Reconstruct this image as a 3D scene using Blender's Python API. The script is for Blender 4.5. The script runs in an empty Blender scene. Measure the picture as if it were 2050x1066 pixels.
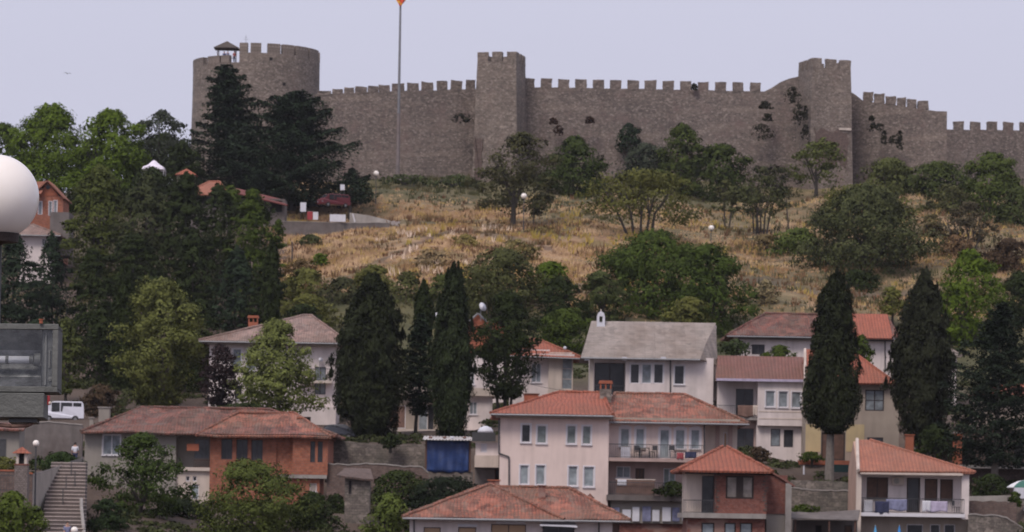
import bpy, bmesh, math, random
import numpy as np
from mathutils import Vector, Matrix, noise as mnoise

# ------------------------------------------------------------------ camera, sky, sun
SC = bpy.context.scene
C = SC.collection
F, CX, HZ, ROLL = 7200.0, 1025.0, 1050.0, math.radians(0.95)
CAMZ = 30.0
cam_d = bpy.data.cameras.new('camera'); cam = bpy.data.objects.new('camera', cam_d); C.objects.link(cam)
cam_d.sensor_width = 36; cam_d.lens = 36 * F / 2050
cam_d.shift_y = (HZ - 533) / 2050
cam_d.clip_start = 0.5; cam_d.clip_end = 12000
cam_d.dof.use_dof = True; cam_d.dof.focus_distance = 19.0; cam_d.dof.aperture_fstop = 15
cam.matrix_world = Matrix.Translation((0, 0, CAMZ)) @ Matrix.Rotation(math.radians(90), 4, 'X') @ Matrix.Rotation(ROLL, 4, 'Z')
SC.camera = cam
SUN_EL, SUN_AZ = math.radians(50), math.radians(205)     # azimuth clockwise from +Y
w = bpy.data.worlds.new('World'); SC.world = w; w.use_nodes = True
wn, wl = w.node_tree.nodes, w.node_tree.links
wn.clear()
w_out = wn.new('ShaderNodeOutputWorld'); w_bg = wn.new('ShaderNodeBackground')
w_sky = wn.new('ShaderNodeTexSky'); w_sky.sky_type = 'NISHITA'; w_sky.sun_disc = False
w_sky.sun_elevation = SUN_EL; w_sky.sun_rotation = SUN_AZ; w_sky.air_density = 1.5; w_sky.dust_density = 4
w_tc = wn.new('ShaderNodeTexCoord'); w_sep = wn.new('ShaderNodeSeparateXYZ')
w_rmp = wn.new('ShaderNodeValToRGB')
w_rmp.color_ramp.elements[0].position = 0.0; w_rmp.color_ramp.elements[0].color = (6.35, 6.35, 7.95, 1)
w_rmp.color_ramp.elements[1].position = 0.9; w_rmp.color_ramp.elements[1].color = (8.6, 8.5, 9.9, 1)
e = w_rmp.color_ramp.elements.new(0.17); e.color = (6.95, 6.95, 8.6, 1)
w_mix = wn.new('ShaderNodeMix'); w_mix.data_type = 'RGBA'; w_mix.inputs[0].default_value = 0.93
w_bg.inputs['Strength'].default_value = 0.092
wl.new(w_tc.outputs['Generated'], w_sep.inputs[0]); wl.new(w_sep.outputs['Z'], w_rmp.inputs[0])
wl.new(w_sky.outputs[0], w_mix.inputs[6]); wl.new(w_rmp.outputs[0], w_mix.inputs[7])
w_cn = wn.new('ShaderNodeTexNoise'); w_cn.inputs['Scale'].default_value = 2.5; w_cn.inputs['Detail'].default_value = 4
w_mp = wn.new('ShaderNodeMapping'); w_mp.inputs['Scale'].default_value = (1, 1, 4)
w_mr = wn.new('ShaderNodeMapRange'); w_mr.inputs[3].default_value = 0.94; w_mr.inputs[4].default_value = 1.06
w_mul = wn.new('ShaderNodeVectorMath'); w_mul.operation = 'SCALE'
wl.new(w_tc.outputs['Generated'], w_mp.inputs[0]); wl.new(w_mp.outputs[0], w_cn.inputs['Vector'])
wl.new(w_cn.outputs[0], w_mr.inputs[0]); wl.new(w_mix.outputs[2], w_mul.inputs[0]); wl.new(w_mr.outputs[0], w_mul.inputs['Scale'])
wl.new(w_mul.outputs[0], w_bg.inputs[0]); wl.new(w_bg.outputs[0], w_out.inputs[0])
sd = bpy.data.lights.new('sun', 'SUN'); sd.energy = 2.1; sd.angle = math.radians(22); sd.color = (1, 0.90, 0.81)
sun = bpy.data.objects.new('sun', sd); C.objects.link(sun)
sun.location = (0, 0, 200)
sv = Vector((math.sin(SUN_AZ) * math.cos(SUN_EL), math.cos(SUN_AZ) * math.cos(SUN_EL), math.sin(SUN_EL)))
sun.rotation_euler = sv.to_track_quat('Z', 'Y').to_euler()
SC.view_settings.view_transform = 'Standard'; SC.view_settings.look = 'None'
SC.view_settings.exposure = 0.0; SC.view_settings.gamma = 1
SC.cycles.max_bounces = 5; SC.cycles.diffuse_bounces = 3; SC.cycles.transparent_max_bounces = 6

def W(px, py, D):
    """photo pixel at depth D -> world point"""
    u, v = (px - CX) / F, (HZ - py) / F
    c, s = math.cos(ROLL), math.sin(ROLL)
    return Vector(((u * c - v * s) * D, D, (u * s + v * c) * D + CAMZ))

# ------------------------------------------------------------------ tagging
def tag(o, label=None, cat=None, group=None, kind=None):
    if label: o['label'] = label
    if cat: o['category'] = cat
    if group: o['group'] = group
    if kind: o['kind'] = kind
    return o

def thing(name, label, cat, loc, rz=0, group=None):
    o = bpy.data.objects.new(name, None); C.objects.link(o)
    o.empty_display_size = 0.3
    o.location = loc; o.rotation_euler = (0, 0, rz)
    return tag(o, label, cat, group)

# ------------------------------------------------------------------ mesh builder
class MB:
    def __init__(s): s.v = []; s.f = []
    def add(s, vs, fs):
        b = len(s.v); s.v += [tuple(p) for p in vs]; s.f += [tuple(i + b for i in f) for f in fs]; return s
    def quad(s, a, b, c, d): return s.add([a, b, c, d], [(0, 1, 2, 3)])
    def poly(s, pts): return s.add(pts, [tuple(range(len(pts)))])
    def box(s, x0, x1, y0, y1, z0, z1):
        return s.add([(x0,y0,z0),(x1,y0,z0),(x1,y1,z0),(x0,y1,z0),(x0,y0,z1),(x1,y0,z1),(x1,y1,z1),(x0,y1,z1)],
                     [(0,1,5,4),(1,2,6,5),(2,3,7,6),(3,0,4,7),(4,5,6,7),(3,2,1,0)])
    def prism(s, pts, y0, y1):          # outline in x,z extruded along y
        n = len(pts)
        return s.add([(p[0], y0, p[1]) for p in pts] + [(p[0], y1, p[1]) for p in pts],
                     [tuple(range(n)), tuple(range(2*n-1, n-1, -1))] + [(i, n+i, n+(i+1) % n, (i+1) % n) for i in range(n)])
    def tube(s, p0, p1, r0, r1=None, n=8, cap=True):
        r1 = r0 if r1 is None else r1
        p0, p1 = Vector(p0), Vector(p1); d = (p1 - p0)
        if d.length < 1e-6: return s
        d.normalize(); a = d.orthogonal().normalized(); b = d.cross(a)
        vs = []
        for p, r in ((p0, r0), (p1, r1)):
            for k in range(n):
                t = 2 * math.pi * k / n; vs.append(p + a * (r * math.cos(t)) + b * (r * math.sin(t)))
        fs = [(k, (k+1) % n, n + (k+1) % n, n + k) for k in range(n)]
        if cap: fs += [tuple(range(n-1, -1, -1)), tuple(range(n, 2*n))]
        return s.add(vs, fs)
    def path(s, pts, rs, n=7):
        for i in range(len(pts)-1): s.tube(pts[i], pts[i+1], rs[i], rs[i+1], n)
        return s
    def lathe(s, prof, c=(0,0,0), n=16):  # prof (r,z)
        vs = []; m = len(prof)
        for r, z in prof:
            for k in range(n):
                t = 2*math.pi*k/n; vs.append((c[0]+r*math.cos(t), c[1]+r*math.sin(t), c[2]+z))
        fs = [(i*n+k, i*n+(k+1) % n, (i+1)*n+(k+1) % n, (i+1)*n+k) for i in range(m-1) for k in range(n)]
        fs += [tuple(range(n-1, -1, -1)), tuple(range((m-1)*n, m*n))]
        return s.add(vs, fs)
    def ball(s, c, r, n=16, sz=1.0):
        m = max(6, n//2)
        return s.lathe([(max(r*math.sin(math.pi*i/m), r*0.01), -r*sz*math.cos(math.pi*i/m)) for i in range(m+1)], c, n)
    def build(s, name, mat, parent=None, smooth=False, solid=0, wob=0, loc=None, sub=0):
        me = bpy.data.meshes.new(name)
        me.from_pydata(s.v, [], s.f); me.update()
        if sub or wob:
            bm = bmesh.new(); bm.from_mesh(me); bmesh.ops.remove_doubles(bm, verts=bm.verts, dist=0.01)
            if sub: bmesh.ops.subdivide_edges(bm, edges=bm.edges, cuts=sub, use_grid_fill=True)
            if wob:
                for v in bm.verts:
                    v.co.z += wob * (mnoise.noise(v.co * 0.45 + Vector((len(s.v), 3, 7))) + 0.35 * mnoise.noise(v.co * 2.1))
            bm.to_mesh(me); bm.free()
        uvs(me)
        if smooth: me.shade_smooth()
        o = bpy.data.objects.new(name, me); C.objects.link(o)
        if mat: me.materials.append(mat)
        if parent: o.parent = parent
        if loc is not None: o.location = loc
        if solid:
            m = o.modifiers.new('solid', 'SOLIDIFY'); m.thickness = solid; m.offset = -1
        return o

def uvs(me):
    n = len(me.loops)
    if not n: return
    uv = me.uv_layers.new(name='m')
    out = np.zeros((n, 2))
    vs = np.array([v.co[:] for v in me.vertices])
    for p in me.polygons:
        nn = p.normal
        if abs(nn.z) > 0.97: t = Vector((1, 0, 0)); b = Vector((0, 1, 0))
        else:
            t = Vector((0, 0, 1)).cross(nn).normalized(); b = nn.cross(t)
        idx = list(p.loop_indices); co = vs[list(p.vertices)]
        out[idx, 0] = co @ np.array(t); out[idx, 1] = co @ np.array(b)
    uv.data.foreach_set('uv', out.ravel())

# ------------------------------------------------------------------ materials
def newmat(name):
    m = bpy.data.materials.new(name); m.use_nodes = True
    return m, m.node_tree.nodes, m.node_tree.links, m.node_tree.nodes['Principled BSDF']
def rgba(c): return (c[0], c[1], c[2], 1)
def mixn(n, l, fac, a, b, mode='MIX'):
    x = n.new('ShaderNodeMix'); x.data_type = 'RGBA'; x.blend_type = mode
    for i, val in ((0, fac), (6, a), (7, b)):
        if isinstance(val, (int, float)): x.inputs[i].default_value = val
        elif isinstance(val, tuple): x.inputs[i].default_value = rgba(val)
        else: l.new(val, x.inputs[i])
    return x.outputs[2]
def noisen(n, l, scale, detail=4, vec=None, rough=0.6):
    t = n.new('ShaderNodeTexNoise'); t.inputs['Scale'].default_value = scale; t.inputs['Detail'].default_value = detail
    t.inputs['Roughness'].default_value = rough
    if vec is not None: l.new(vec, t.inputs['Vector'])
    return t.outputs[0]
def rampn(n, l, x, lo, hi, a=0.0, b=1.0):
    r = n.new('ShaderNodeMapRange'); l.new(x, r.inputs[0])
    for i, v in ((1, lo), (2, hi), (3, a), (4, b)): r.inputs[i].default_value = v
    return r.outputs[0]
def coord(n, kind='Object'):
    return n.new('ShaderNodeTexCoord').outputs[kind]
def scaled(n, l, vec, sc):
    m = n.new('ShaderNodeMapping'); m.inputs['Scale'].default_value = sc; l.new(vec, m.inputs[0]); return m.outputs[0]
def bumpn(n, l, h, bsdf, st=0.4, dist=0.05):
    b = n.new('ShaderNodeBump'); b.inputs['Strength'].default_value = st; b.inputs['Distance'].default_value = dist
    l.new(h, b.inputs['Height']); l.new(b.outputs[0], bsdf.inputs['Normal'])

_plain = {}
def plain(name, c, rough=0.7, var=0.18, scale=1.2, metal=0.0, stain=None, streak=0.0):
    if name in _plain: return _plain[name]
    m, n, l, p = newmat(name)
    co = coord(n)
    a = noisen(n, l, scale, 5, co)
    dark = tuple(x * (1 - var) for x in c); lite = tuple(min(1, x * (1 + var * 0.6)) for x in c)
    col = mixn(n, l, rampn(n, l, a, 0.3, 0.7), dark, lite)
    if stain:
        s = noisen(n, l, 0.5, 6, scaled(n, l, co, (1, 1, 0.6)))
        col = mixn(n, l, rampn(n, l, s, 0.5, 0.75, 0, 0.8), col, stain)
    if streak:
        s = noisen(n, l, 1.6, 4, scaled(n, l, co, (1, 1, 0.12)))
        col = mixn(n, l, rampn(n, l, s, 0.45, 0.8, 0, streak), col, tuple(x * 0.45 for x in c))
    l.new(col, p.inputs['Base Color'])
    p.inputs['Roughness'].default_value = rough; p.inputs['Metallic'].default_value = metal
    bumpn(n, l, noisen(n, l, scale * 8, 3, co), p, 0.25, 0.02)
    _plain[name] = m
    return m

def masonry(name, c1, c2, mortar, bw, bh, moss=None, mossamt=0.0, seed=0.0, patch=None, rough_=0.9, irregular=0.06, msize=0.025, speck=0):
    m, n, l, p = newmat(name)
    uv = coord(n, 'UV')
    wob = n.new('ShaderNodeTexNoise'); wob.inputs['Scale'].default_value = 1.3 / bw * 0.5; l.new(uv, wob.inputs['Vector'])
    sub = n.new('ShaderNodeVectorMath'); sub.operation = 'SUBTRACT'; l.new(wob.outputs['Color'], sub.inputs[0]); sub.inputs[1].default_value = (.5, .5, .5)
    scl = n.new('ShaderNodeVectorMath'); scl.operation = 'SCALE'; l.new(sub.outputs[0], scl.inputs[0]); scl.inputs['Scale'].default_value = irregular * 6 * bw
    add = n.new('ShaderNodeVectorMath'); add.operation = 'ADD'; l.new(uv, add.inputs[0]); l.new(scl.outputs[0], add.inputs[1])
    b = n.new('ShaderNodeTexBrick'); l.new(add.outputs[0], b.inputs['Vector'])
    b.inputs['Scale'].default_value = 1; b.inputs['Brick Width'].default_value = bw; b.inputs['Row Height'].default_value = bh
    b.inputs['Mortar Size'].default_value = msize; b.inputs['Mortar Smooth'].default_value = 0.4
    b.inputs['Color1'].default_value = rgba(c1); b.inputs['Color2'].default_value = rgba(c2); b.inputs['Mortar'].default_value = rgba(mortar)
    big = noisen(n, l, 0.12, 6, coord(n), 0.65)
    col = mixn(n, l, rampn(n, l, big, 0.3, 0.7, 0.0, 1.0), mixn(n, l, 0.35, b.outputs['Color'], (0, 0, 0)), b.outputs['Color'])
    fine = noisen(n, l, 2.2 / bw * 0.4, 6, uv, 0.7)
    col = mixn(n, l, rampn(n, l, fine, 0.3, 0.75, 0.0, 0.75), mixn(n, l, 0.45, col, (0, 0, 0)), mixn(n, l, 0.15, col, (0.5, 0.45, 0.4)))
    if speck:
        vo = n.new('ShaderNodeTexVoronoi'); vo.inputs['Scale'].default_value = 1; l.new(scaled(n, l, add.outputs[0], (1 / .30, 1 / .2, 1)), vo.inputs['Vector'])
        sp = n.new('ShaderNodeSeparateColor'); l.new(vo.outputs['Color'], sp.inputs[0])
        col = mixn(n, l, rampn(n, l, sp.outputs[0], 0.25, 1.0, 0, speck), col, mixn(n, l, 0.6, col, (0.02, 0.015, 0.015)))
        col = mixn(n, l, rampn(n, l, sp.outputs[1], 0.72, 1.0, 0, speck), col, mixn(n, l, 0.5, col, (0.6, 0.5, 0.44)))
        st = noisen(n, l, 0.5, 6, scaled(n, l, coord(n), (1, 1, .18)), 0.65)
        col = mixn(n, l, rampn(n, l, st, 0.5, 0.75, 0, .5), col, mixn(n, l, 0.6, col, (0.03, 0.022, 0.022)))
        hb = noisen(n, l, 0.6, 5, scaled(n, l, coord(n), (.12, .12, 1.2)), 0.6)
        col = mixn(n, l, rampn(n, l, hb, 0.5, 0.7, 0, .35), col, mixn(n, l, 0.5, col, (0.42, 0.33, 0.27)))
    if moss:
        s = noisen(n, l, 0.35, 7, coord(n), 0.7)
        col = mixn(n, l, rampn(n, l, s, 0.62 - mossamt * 0.3, 0.72, 0, 0.85), col, moss)
    if patch:
        s = noisen(n, l, 0.22, 5, scaled(n, l, coord(n), (1, 1, 1.6)), 0.65)
        col = mixn(n, l, rampn(n, l, s, 0.56, 0.62, 0, 0.8), col, patch)
    l.new(col, p.inputs['Base Color']); p.inputs['Roughness'].default_value = rough_
    bumpn(n, l, fine, p, 0.6, 0.08)
    return m

def tiles(name, c1, c2, dark, old=0.3, tw=0.24, th=0.36, lichen=(0.16, 0.14, 0.12)):
    m, n, l, p = newmat(name)
    uv = coord(n, 'UV')
    b = n.new('ShaderNodeTexBrick'); l.new(uv, b.inputs['Vector'])
    b.offset = 0.0; b.inputs['Scale'].default_value = 1; b.inputs['Brick Width'].default_value = tw; b.inputs['Row Height'].default_value = th
    b.inputs['Mortar Size'].default_value = 0.028; b.inputs['Mortar Smooth'].default_value = 0.6
    b.inputs['Color1'].default_value = rgba(c1); b.inputs['Color2'].default_value = rgba(c2); b.inputs['Mortar'].default_value = rgba(dark)
    v = n.new('ShaderNodeTexVoronoi'); v.inputs['Scale'].default_value = 1.0
    l.new(scaled(n, l, uv, (1 / (tw * 1.5), 1 / (th * 1.5), 1)), v.inputs['Vector'])
    sep = n.new('ShaderNodeSeparateColor'); l.new(v.outputs['Color'], sep.inputs[0])
    col = mixn(n, l, rampn(n, l, sep.outputs[0], 0.4, 1.0, 0, old), b.outputs['Color'], lichen)
    col = mixn(n, l, rampn(n, l, sep.outputs[1], 0.6, 1.0, 0, old), col, tuple(x * 0.55 for x in c1))
    s = noisen(n, l, 0.45, 7, coord(n), 0.7)
    col = mixn(n, l, rampn(n, l, s, 0.42, 0.7, 0, old), col, lichen)
    s2 = noisen(n, l, 1.7, 5, coord(n), 0.7)
    col = mixn(n, l, rampn(n, l, s2, 0.45, 0.7, 0, 0.25 + 0.4 * old), col, mixn(n, l, 0.45, col, (0.02, 0.015, 0.015)))
    v2 = n.new('ShaderNodeTexVoronoi'); v2.inputs['Scale'].default_value = 1.0; l.new(scaled(n, l, uv, (1 / .62, 1 / .5, 1)), v2.inputs['Vector'])
    sp2 = n.new('ShaderNodeSeparateColor'); l.new(v2.outputs['Color'], sp2.inputs[0])
    col = mixn(n, l, rampn(n, l, sp2.outputs[0], 0.5, 1.0, 0, old * .9), col, tuple(x * 0.4 for x in c2))
    col = mixn(n, l, rampn(n, l, sp2.outputs[1], 0.55, 1.0, 0, old * .75), col, tuple(min(.6, x * 1.35 + .02) for x in c1))
    s3 = noisen(n, l, 0.16, 5, coord(n), 0.6)
    col = mixn(n, l, rampn(n, l, s3, 0.42, 0.6, 0, 0.5), col, mixn(n, l, 0.75, col, (0.13, 0.075, 0.045), 'MIX'))
    col = mixn(n, l, 0.08, col, (0.0, 0.0, 0.0))
    l.new(col, p.inputs['Base Color']); p.inputs['Roughness'].default_value = 0.85
    wv = n.new('ShaderNodeTexWave'); wv.wave_type = 'BANDS'; wv.bands_direction = 'X'; wv.wave_profile = 'SIN'
    wv.inputs['Scale'].default_value = 0.314 / tw ; l.new(uv, wv.inputs['Vector'])
    bumpn(n, l, wv.outputs['Fac'], p, 0.7, 0.07)
    return m

_leafc = {}
def leafmat(c, vary=0.5, tip=None):
    key = (c, vary, tip)
    if key in _leafc: return _leafc[key]
    m, n, l, p = newmat('foliage')
    g = n.new('ShaderNodeNewGeometry')
    a = tuple(x * (1 - vary) for x in c); b = tip or (min(1, c[0] * (1 + vary * 1.15)), min(1, c[1] * (1 + vary)), c[2] * (1 + vary * 0.7))
    cl = noisen(n, l, 0.9, 3, coord(n))
    add = n.new('ShaderNodeMath'); add.operation = 'MULTIPLY_ADD'; l.new(g.outputs['Random Per Island'], add.inputs[0]); add.inputs[1].default_value = 0.28
    l.new(rampn(n, l, cl, 0.3, 0.7, -0.05, 0.75), add.inputs[2])
    l.new(mixn(n, l, add.outputs[0], a, b), p.inputs['Base Color'])
    p.inputs['Roughness'].default_value = 0.75
    p.inputs['Specular IOR Level'].default_value = 0.04
    _leafc[key] = m
    return m

M = {}
M['bark'] = plain('bark', (0.05, 0.042, 0.036), 0.9, 0.4, 3)
M['bark_pale'] = plain('bark pale', (0.16, 0.14, 0.125), 0.9, 0.3, 3)
M['white'] = plain('white plaster', (0.66, 0.58, 0.57), 0.85, 0.10, 0.8, stain=(0.46, 0.41, 0.4), streak=0.45)
M['cream'] = plain('cream plaster', (0.56, 0.475, 0.42), 0.85, 0.12, 0.7, stain=(0.38, 0.32, 0.28), streak=0.35)
M['pink'] = plain('pink plaster', (0.68, 0.55, 0.51), 0.85, 0.06, 0.5, stain=(0.52, 0.42, 0.39), streak=0.32)
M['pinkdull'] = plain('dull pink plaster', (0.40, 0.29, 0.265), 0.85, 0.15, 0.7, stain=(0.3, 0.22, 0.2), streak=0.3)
M['beige'] = plain('beige plaster', (0.34, 0.285, 0.24), 0.85, 0.12, 0.7, stain=(0.27, 0.22, 0.19), streak=0.3)
M['yellow'] = plain('yellow plaster', (0.48, 0.38, 0.22), 0.85, 0.12, 0.7, stain=(0.35, 0.28, 0.2), streak=0.2)
M['grey'] = plain('grey render', (0.27, 0.245, 0.22), 0.9, 0.15, 0.8, stain=(0.19, 0.17, 0.155), streak=0.3)
M['concrete'] = plain('concrete', (0.30, 0.275, 0.26), 0.9, 0.2, 1.0, stain=(0.16, 0.13, 0.12), streak=0.5)
M['darkconcrete'] = plain('dark concrete', (0.15, 0.13, 0.125), 0.9, 0.25, 1.0, stain=(0.07, 0.05, 0.045), streak=0.6)
M['peach'] = plain('peach plaster', (0.46, 0.30, 0.235), 0.85, 0.14, 0.8, stain=(0.36, 0.25, 0.2), streak=0.3)
M['wood'] = plain('brown wood', (0.085, 0.04, 0.028), 0.7, 0.3, 4)
M['darkwood'] = plain('dark wood', (0.03, 0.018, 0.016), 0.7, 0.3, 4)
M['frame'] = plain('white frame', (0.62, 0.60, 0.64), 0.5, 0.05, 2)
M['fdark'] = plain('dark frame', (0.035, 0.025, 0.03), 0.6, 0.1, 2)
M['metal'] = plain('dark metal', (0.05, 0.05, 0.055), 0.5, 0.2, 4)
M['galv'] = plain('galvanised', (0.20, 0.20, 0.215), 0.45, 0.15, 3, metal=0.3)
M['tarp'] = plain('blue tarpaulin', (0.016, 0.042, 0.15), 0.5, 0.35, 2.2)
M['red'] = plain('red paint', (0.30, 0.03, 0.035), 0.4, 0.2, 2)
M['signw'] = plain('white panel', (0.60, 0.60, 0.66), 0.5, 0.12, 2, stain=(0.45, 0.45, 0.5))
M['sheet'] = plain('whitish sheet', (0.5, 0.47, 0.46), 0.6, 0.3, 1.5, stain=(0.25, 0.2, 0.18))
M['cloth_b'] = plain('blue grey cloth', (0.20, 0.21, 0.33), 0.9, 0.4, 3)
M['cloth_l'] = plain('lilac cloth', (0.42, 0.37, 0.50), 0.9, 0.25, 3)
M['cloth_n'] = plain('navy cloth', (0.03, 0.035, 0.08), 0.9, 0.4, 3)
M['cloth_r'] = plain('red cloth', (0.30, 0.06, 0.07), 0.9, 0.4, 3)
M['skin'] = plain('skin', (0.42, 0.24, 0.18), 0.6, 0.08, 3)
M['hair'] = plain('hair', (0.03, 0.02, 0.016), 0.8, 0.2, 6)
M['orange'] = plain('orange clay', (0.30, 0.095, 0.052), 0.85, 0.25, 2)
M['curtain'] = plain('brown curtain', (0.10, 0.055, 0.04), 0.8, 0.4, 2.5)
M['tan'] = plain('tan blind', (0.42, 0.28, 0.18), 0.8, 0.1, 2)
M['screen'] = plain('brown screen', (0.17, 0.10, 0.08), 0.85, 0.35, 1.8)
M['grill'] = plain('pale grille', (0.30, 0.29, 0.27), 0.7, 0.2, 3)
def glass(name, c, r=0.12):
    m, n, l, p = newmat(name); co = coord(n)
    l.new(mixn(n, l, rampn(n, l, noisen(n, l, 1.4, 3, co), 0.35, 0.65), tuple(x * 0.65 for x in c), tuple(x * 1.25 for x in c)), p.inputs['Base Color'])
    p.inputs['Roughness'].default_value = r; p.inputs['Specular IOR Level'].default_value = .28; return m
M['glass'] = glass('dark glass', (0.035, 0.035, 0.04))
M['glassb'] = glass('curtained glass', (0.20, 0.225, 0.25), 0.3)
M['blind'] = glass('pale blue blind', (0.25, 0.285, 0.31), 0.5)
M['blindg'] = glass('grey green blind', (0.19, 0.22, 0.22), 0.5)
M['lace'] = glass('lace curtain', (0.27, 0.235, 0.215), 0.5)
M['black'] = plain('dark interior', (0.012, 0.011, 0.012), 0.9, 0.3, 1)
M['castle'] = masonry('castle stone', (0.29, 0.225, 0.195), (0.19, 0.15, 0.135), (0.135, 0.108, 0.10), 0.55, 0.27, moss=(0.15, 0.105, 0.095), mossamt=0.35, irregular=.035, speck=.5)
M['castle2'] = masonry('castle stone pale', (0.34, 0.27, 0.225), (0.225, 0.18, 0.155), (0.155, 0.125, 0.112), 0.55, 0.27, moss=(0.19, 0.14, 0.12), mossamt=0.3, irregular=.035, speck=.5)
M['palestone'] = masonry('pale rubble', (0.36, 0.29, 0.27), (0.24, 0.19, 0.18), (0.18, 0.145, 0.14), 0.2, 0.12, irregular=0.08)
M['stone'] = masonry('rubble stone', (0.30, 0.25, 0.215), (0.21, 0.175, 0.155), (0.15, 0.125, 0.115), 0.36, 0.2, moss=(0.05, 0.05, 0.04), mossamt=0.5, irregular=0.12, speck=.5)
M['brick'] = masonry('hollow brick', (0.58, 0.18, 0.09), (0.42, 0.12, 0.06), (0.30, 0.16, 0.12), 0.27, 0.21, irregular=0.01, msize=0.016)
M['brickred'] = masonry('red brick', (0.36, 0.09, 0.06), (0.24, 0.055, 0.042), (0.24, 0.14, 0.11), 0.26, 0.13, patch=(0.30, 0.2, 0.17), irregular=0.01, msize=0.014)
M['brickold'] = masonry('old brick', (0.21, 0.125, 0.105), (0.15, 0.09, 0.08), (0.12, 0.09, 0.08), 0.34, 0.14, irregular=0.15)
M['t_old'] = tiles('old roof tiles', (0.27, 0.09, 0.064), (0.125, 0.052, 0.044), (0.04, 0.022, 0.02), 0.62, lichen=(0.17, 0.135, 0.115))
M['t_red'] = tiles('red roof tiles', (0.36, 0.118, 0.075), (0.24, 0.08, 0.055), (0.075, 0.032, 0.026), 0.4)
M['t_mix'] = tiles('weathered roof tiles', (0.40, 0.128, 0.078), (0.20, 0.074, 0.052), (0.055, 0.028, 0.025), 0.62, lichen=(0.26, 0.18, 0.14))
M['t_new'] = tiles('new roof tiles', (0.42, 0.125, 0.074), (0.33, 0.10, 0.062), (0.15, 0.045, 0.03), 0.05, tw=0.3, th=0.38)
M['t_salmon'] = tiles('salmon roof tiles', (0.46, 0.17, 0.105), (0.38, 0.14, 0.09), (0.24, 0.09, 0.065), 0.14, tw=0.26, th=0.34)
M['t_pale'] = tiles('pale roof tiles', (0.36, 0.23, 0.195), (0.27, 0.18, 0.16), (0.14, 0.09, 0.08), 0.55, lichen=(0.30, 0.245, 0.22))
M['t_brown'] = tiles('brown red roof tiles', (0.24, 0.105, 0.085), (0.205, 0.09, 0.075), (0.10, 0.045, 0.038), 0.12, tw=0.3, th=0.38)
M['t_grey'] = tiles('grey roof sheets', (0.33, 0.28, 0.255), (0.26, 0.225, 0.205), (0.20, 0.17, 0.155), 0.35, tw=0.9, th=0.28, lichen=(0.40, 0.34, 0.31))

# ------------------------------------------------------------------ terrain
_DR = [0, 40, 120, 200, 232, 250, 270, 284, 300, 316, 340, 370, 400, 440, 490, 524, 554, 620, 800, 1300]
_CP = [-400, 0, 170, 400, 700, 1000, 1300, 1600, 1800, 2050, 2500]
_TZ = [[-6.2]*11, [-6.5]*11, [-7]*11, [-6.5]*11,
 [-2, -2, -2.6, -3, -4, -5.5, -5.5, -5, -4, -2, -2],
 [1, 1, 0.5, -1, -1, -2.5, -4, -3.5, -2, -0.5, 0],
 [3, 3, 2.6, .5, .5, 0, -.5, 1, 1, 2, 2],
 [3.6, 3.6, 3.6, 3, 2, 2, 2, 3.2, 3.2, 3.2, 4],
 [4.5, 4.5, 5, 5.5, 6.5, 6.2, 6.2, 4.3, 4.3, 4, 5],
 [6, 6, 7, 8, 7.3, 8.6, 9.2, 6, 6, 6, 7],
 [9.6, 9.6, 9.6, 9.4, 9.2, 11, 12, 11, 11, 11, 11],
 [14, 14, 14, 14, 15, 16.5, 17, 17, 16.5, 16, 16],
 [20, 20, 20.5, 23, 26, 26, 25.5, 24.8, 24.5, 24.5, 24],
 [27, 27, 27.5, 30, 32, 33.5, 33.5, 33, 33, 33, 33],
 [37, 37, 37.5, 40, 41.0, 42, 42, 41.5, 42, 42.5, 42],
 [44, 44, 44.5, 46.5, 47.5, 47.8, 47.8, 47.5, 48, 48, 48],
 [49, 49, 50, 52.5, 53.4, 53.6, 53.6, 53.4, 53.4, 53.4, 53],
 [52, 52, 53, 54.5, 55, 55, 55, 55, 55, 55, 55], [45]*11, [10]*11]
_TZ = np.array(_TZ, float)
def P0(px, py, D): return W(px, py, D)
# terraces: x0 px, x1 px, depth from, depth to, z below/above the camera
PADS = [(815, 1262, 236, 254, -6.0), (1340, 1600, 242, 262, -4.6), (1690, 1960, 252, 270, -3.0), (985, 1500, 258, 279, -0.8),
        (165, 662, 276, 292, 1.2), (60, 170, 232, 262, -2.0), (660, 760, 256, 270, 0.6), (845, 965, 282, 292, 2.0),
        (1430, 1615, 314, 330, 5.6), (1610, 1800, 308, 326, 5.4), (1160, 1440, 314, 332, 9.6), (1450, 1810, 352, 368, 13.6),
        (400, 680, 336, 352, 9.0), (1030, 1160, 326, 340, 10.0), (90, 170, 330, 345, 9.1), (600, 720, 318, 334, 7.6), (760, 960, 316, 332, 8.2),
        (560, 770, 478, 498, 40.6), (60, 140, 452, 470, 36.0), (1575, 1720, 292, 300, 3.2), (1940, 2100, 262, 296, 2.2)]
def ground_raw(x, D):
    px = x / max(D, 30) * F + CX
    r = np.interp(px, _CP, np.arange(len(_CP))); i = int(min(r, len(_CP) - 2)); t = r - i
    k = np.interp(D, _DR, np.arange(len(_DR))); j = int(min(k, len(_DR) - 2)); q = k - j
    q = q * q * (3 - 2 * q) * 0.35 + q * 0.65
    a = _TZ[j, i] * (1 - t) + _TZ[j, i+1] * t; b = _TZ[j+1, i] * (1 - t) + _TZ[j+1, i+1] * t
    return a * (1 - q) + b * q
def ground(x, D):
    z = ground_raw(x, D)
    if D > 380: z += min(1, (D - 380) / 30) * (1.7 * mnoise.noise(Vector((x * 0.045, D * 0.03, 1))) + 0.8 * mnoise.noise(Vector((x * 0.16, D * 0.1, 5))))
    for (a, b, d0, d1, pz) in PADS:
        dm = (d0 + d1) / 2; x0 = (a - CX) / F * dm; x1 = (b - CX) / F * dm
        dist = max(x0 - x, x - x1, d0 - D, (D - d1) * 0.6, 0)
        if dist < 12: z = min(z, pz + 1.3 * dist)
    return z + CAMZ
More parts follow.
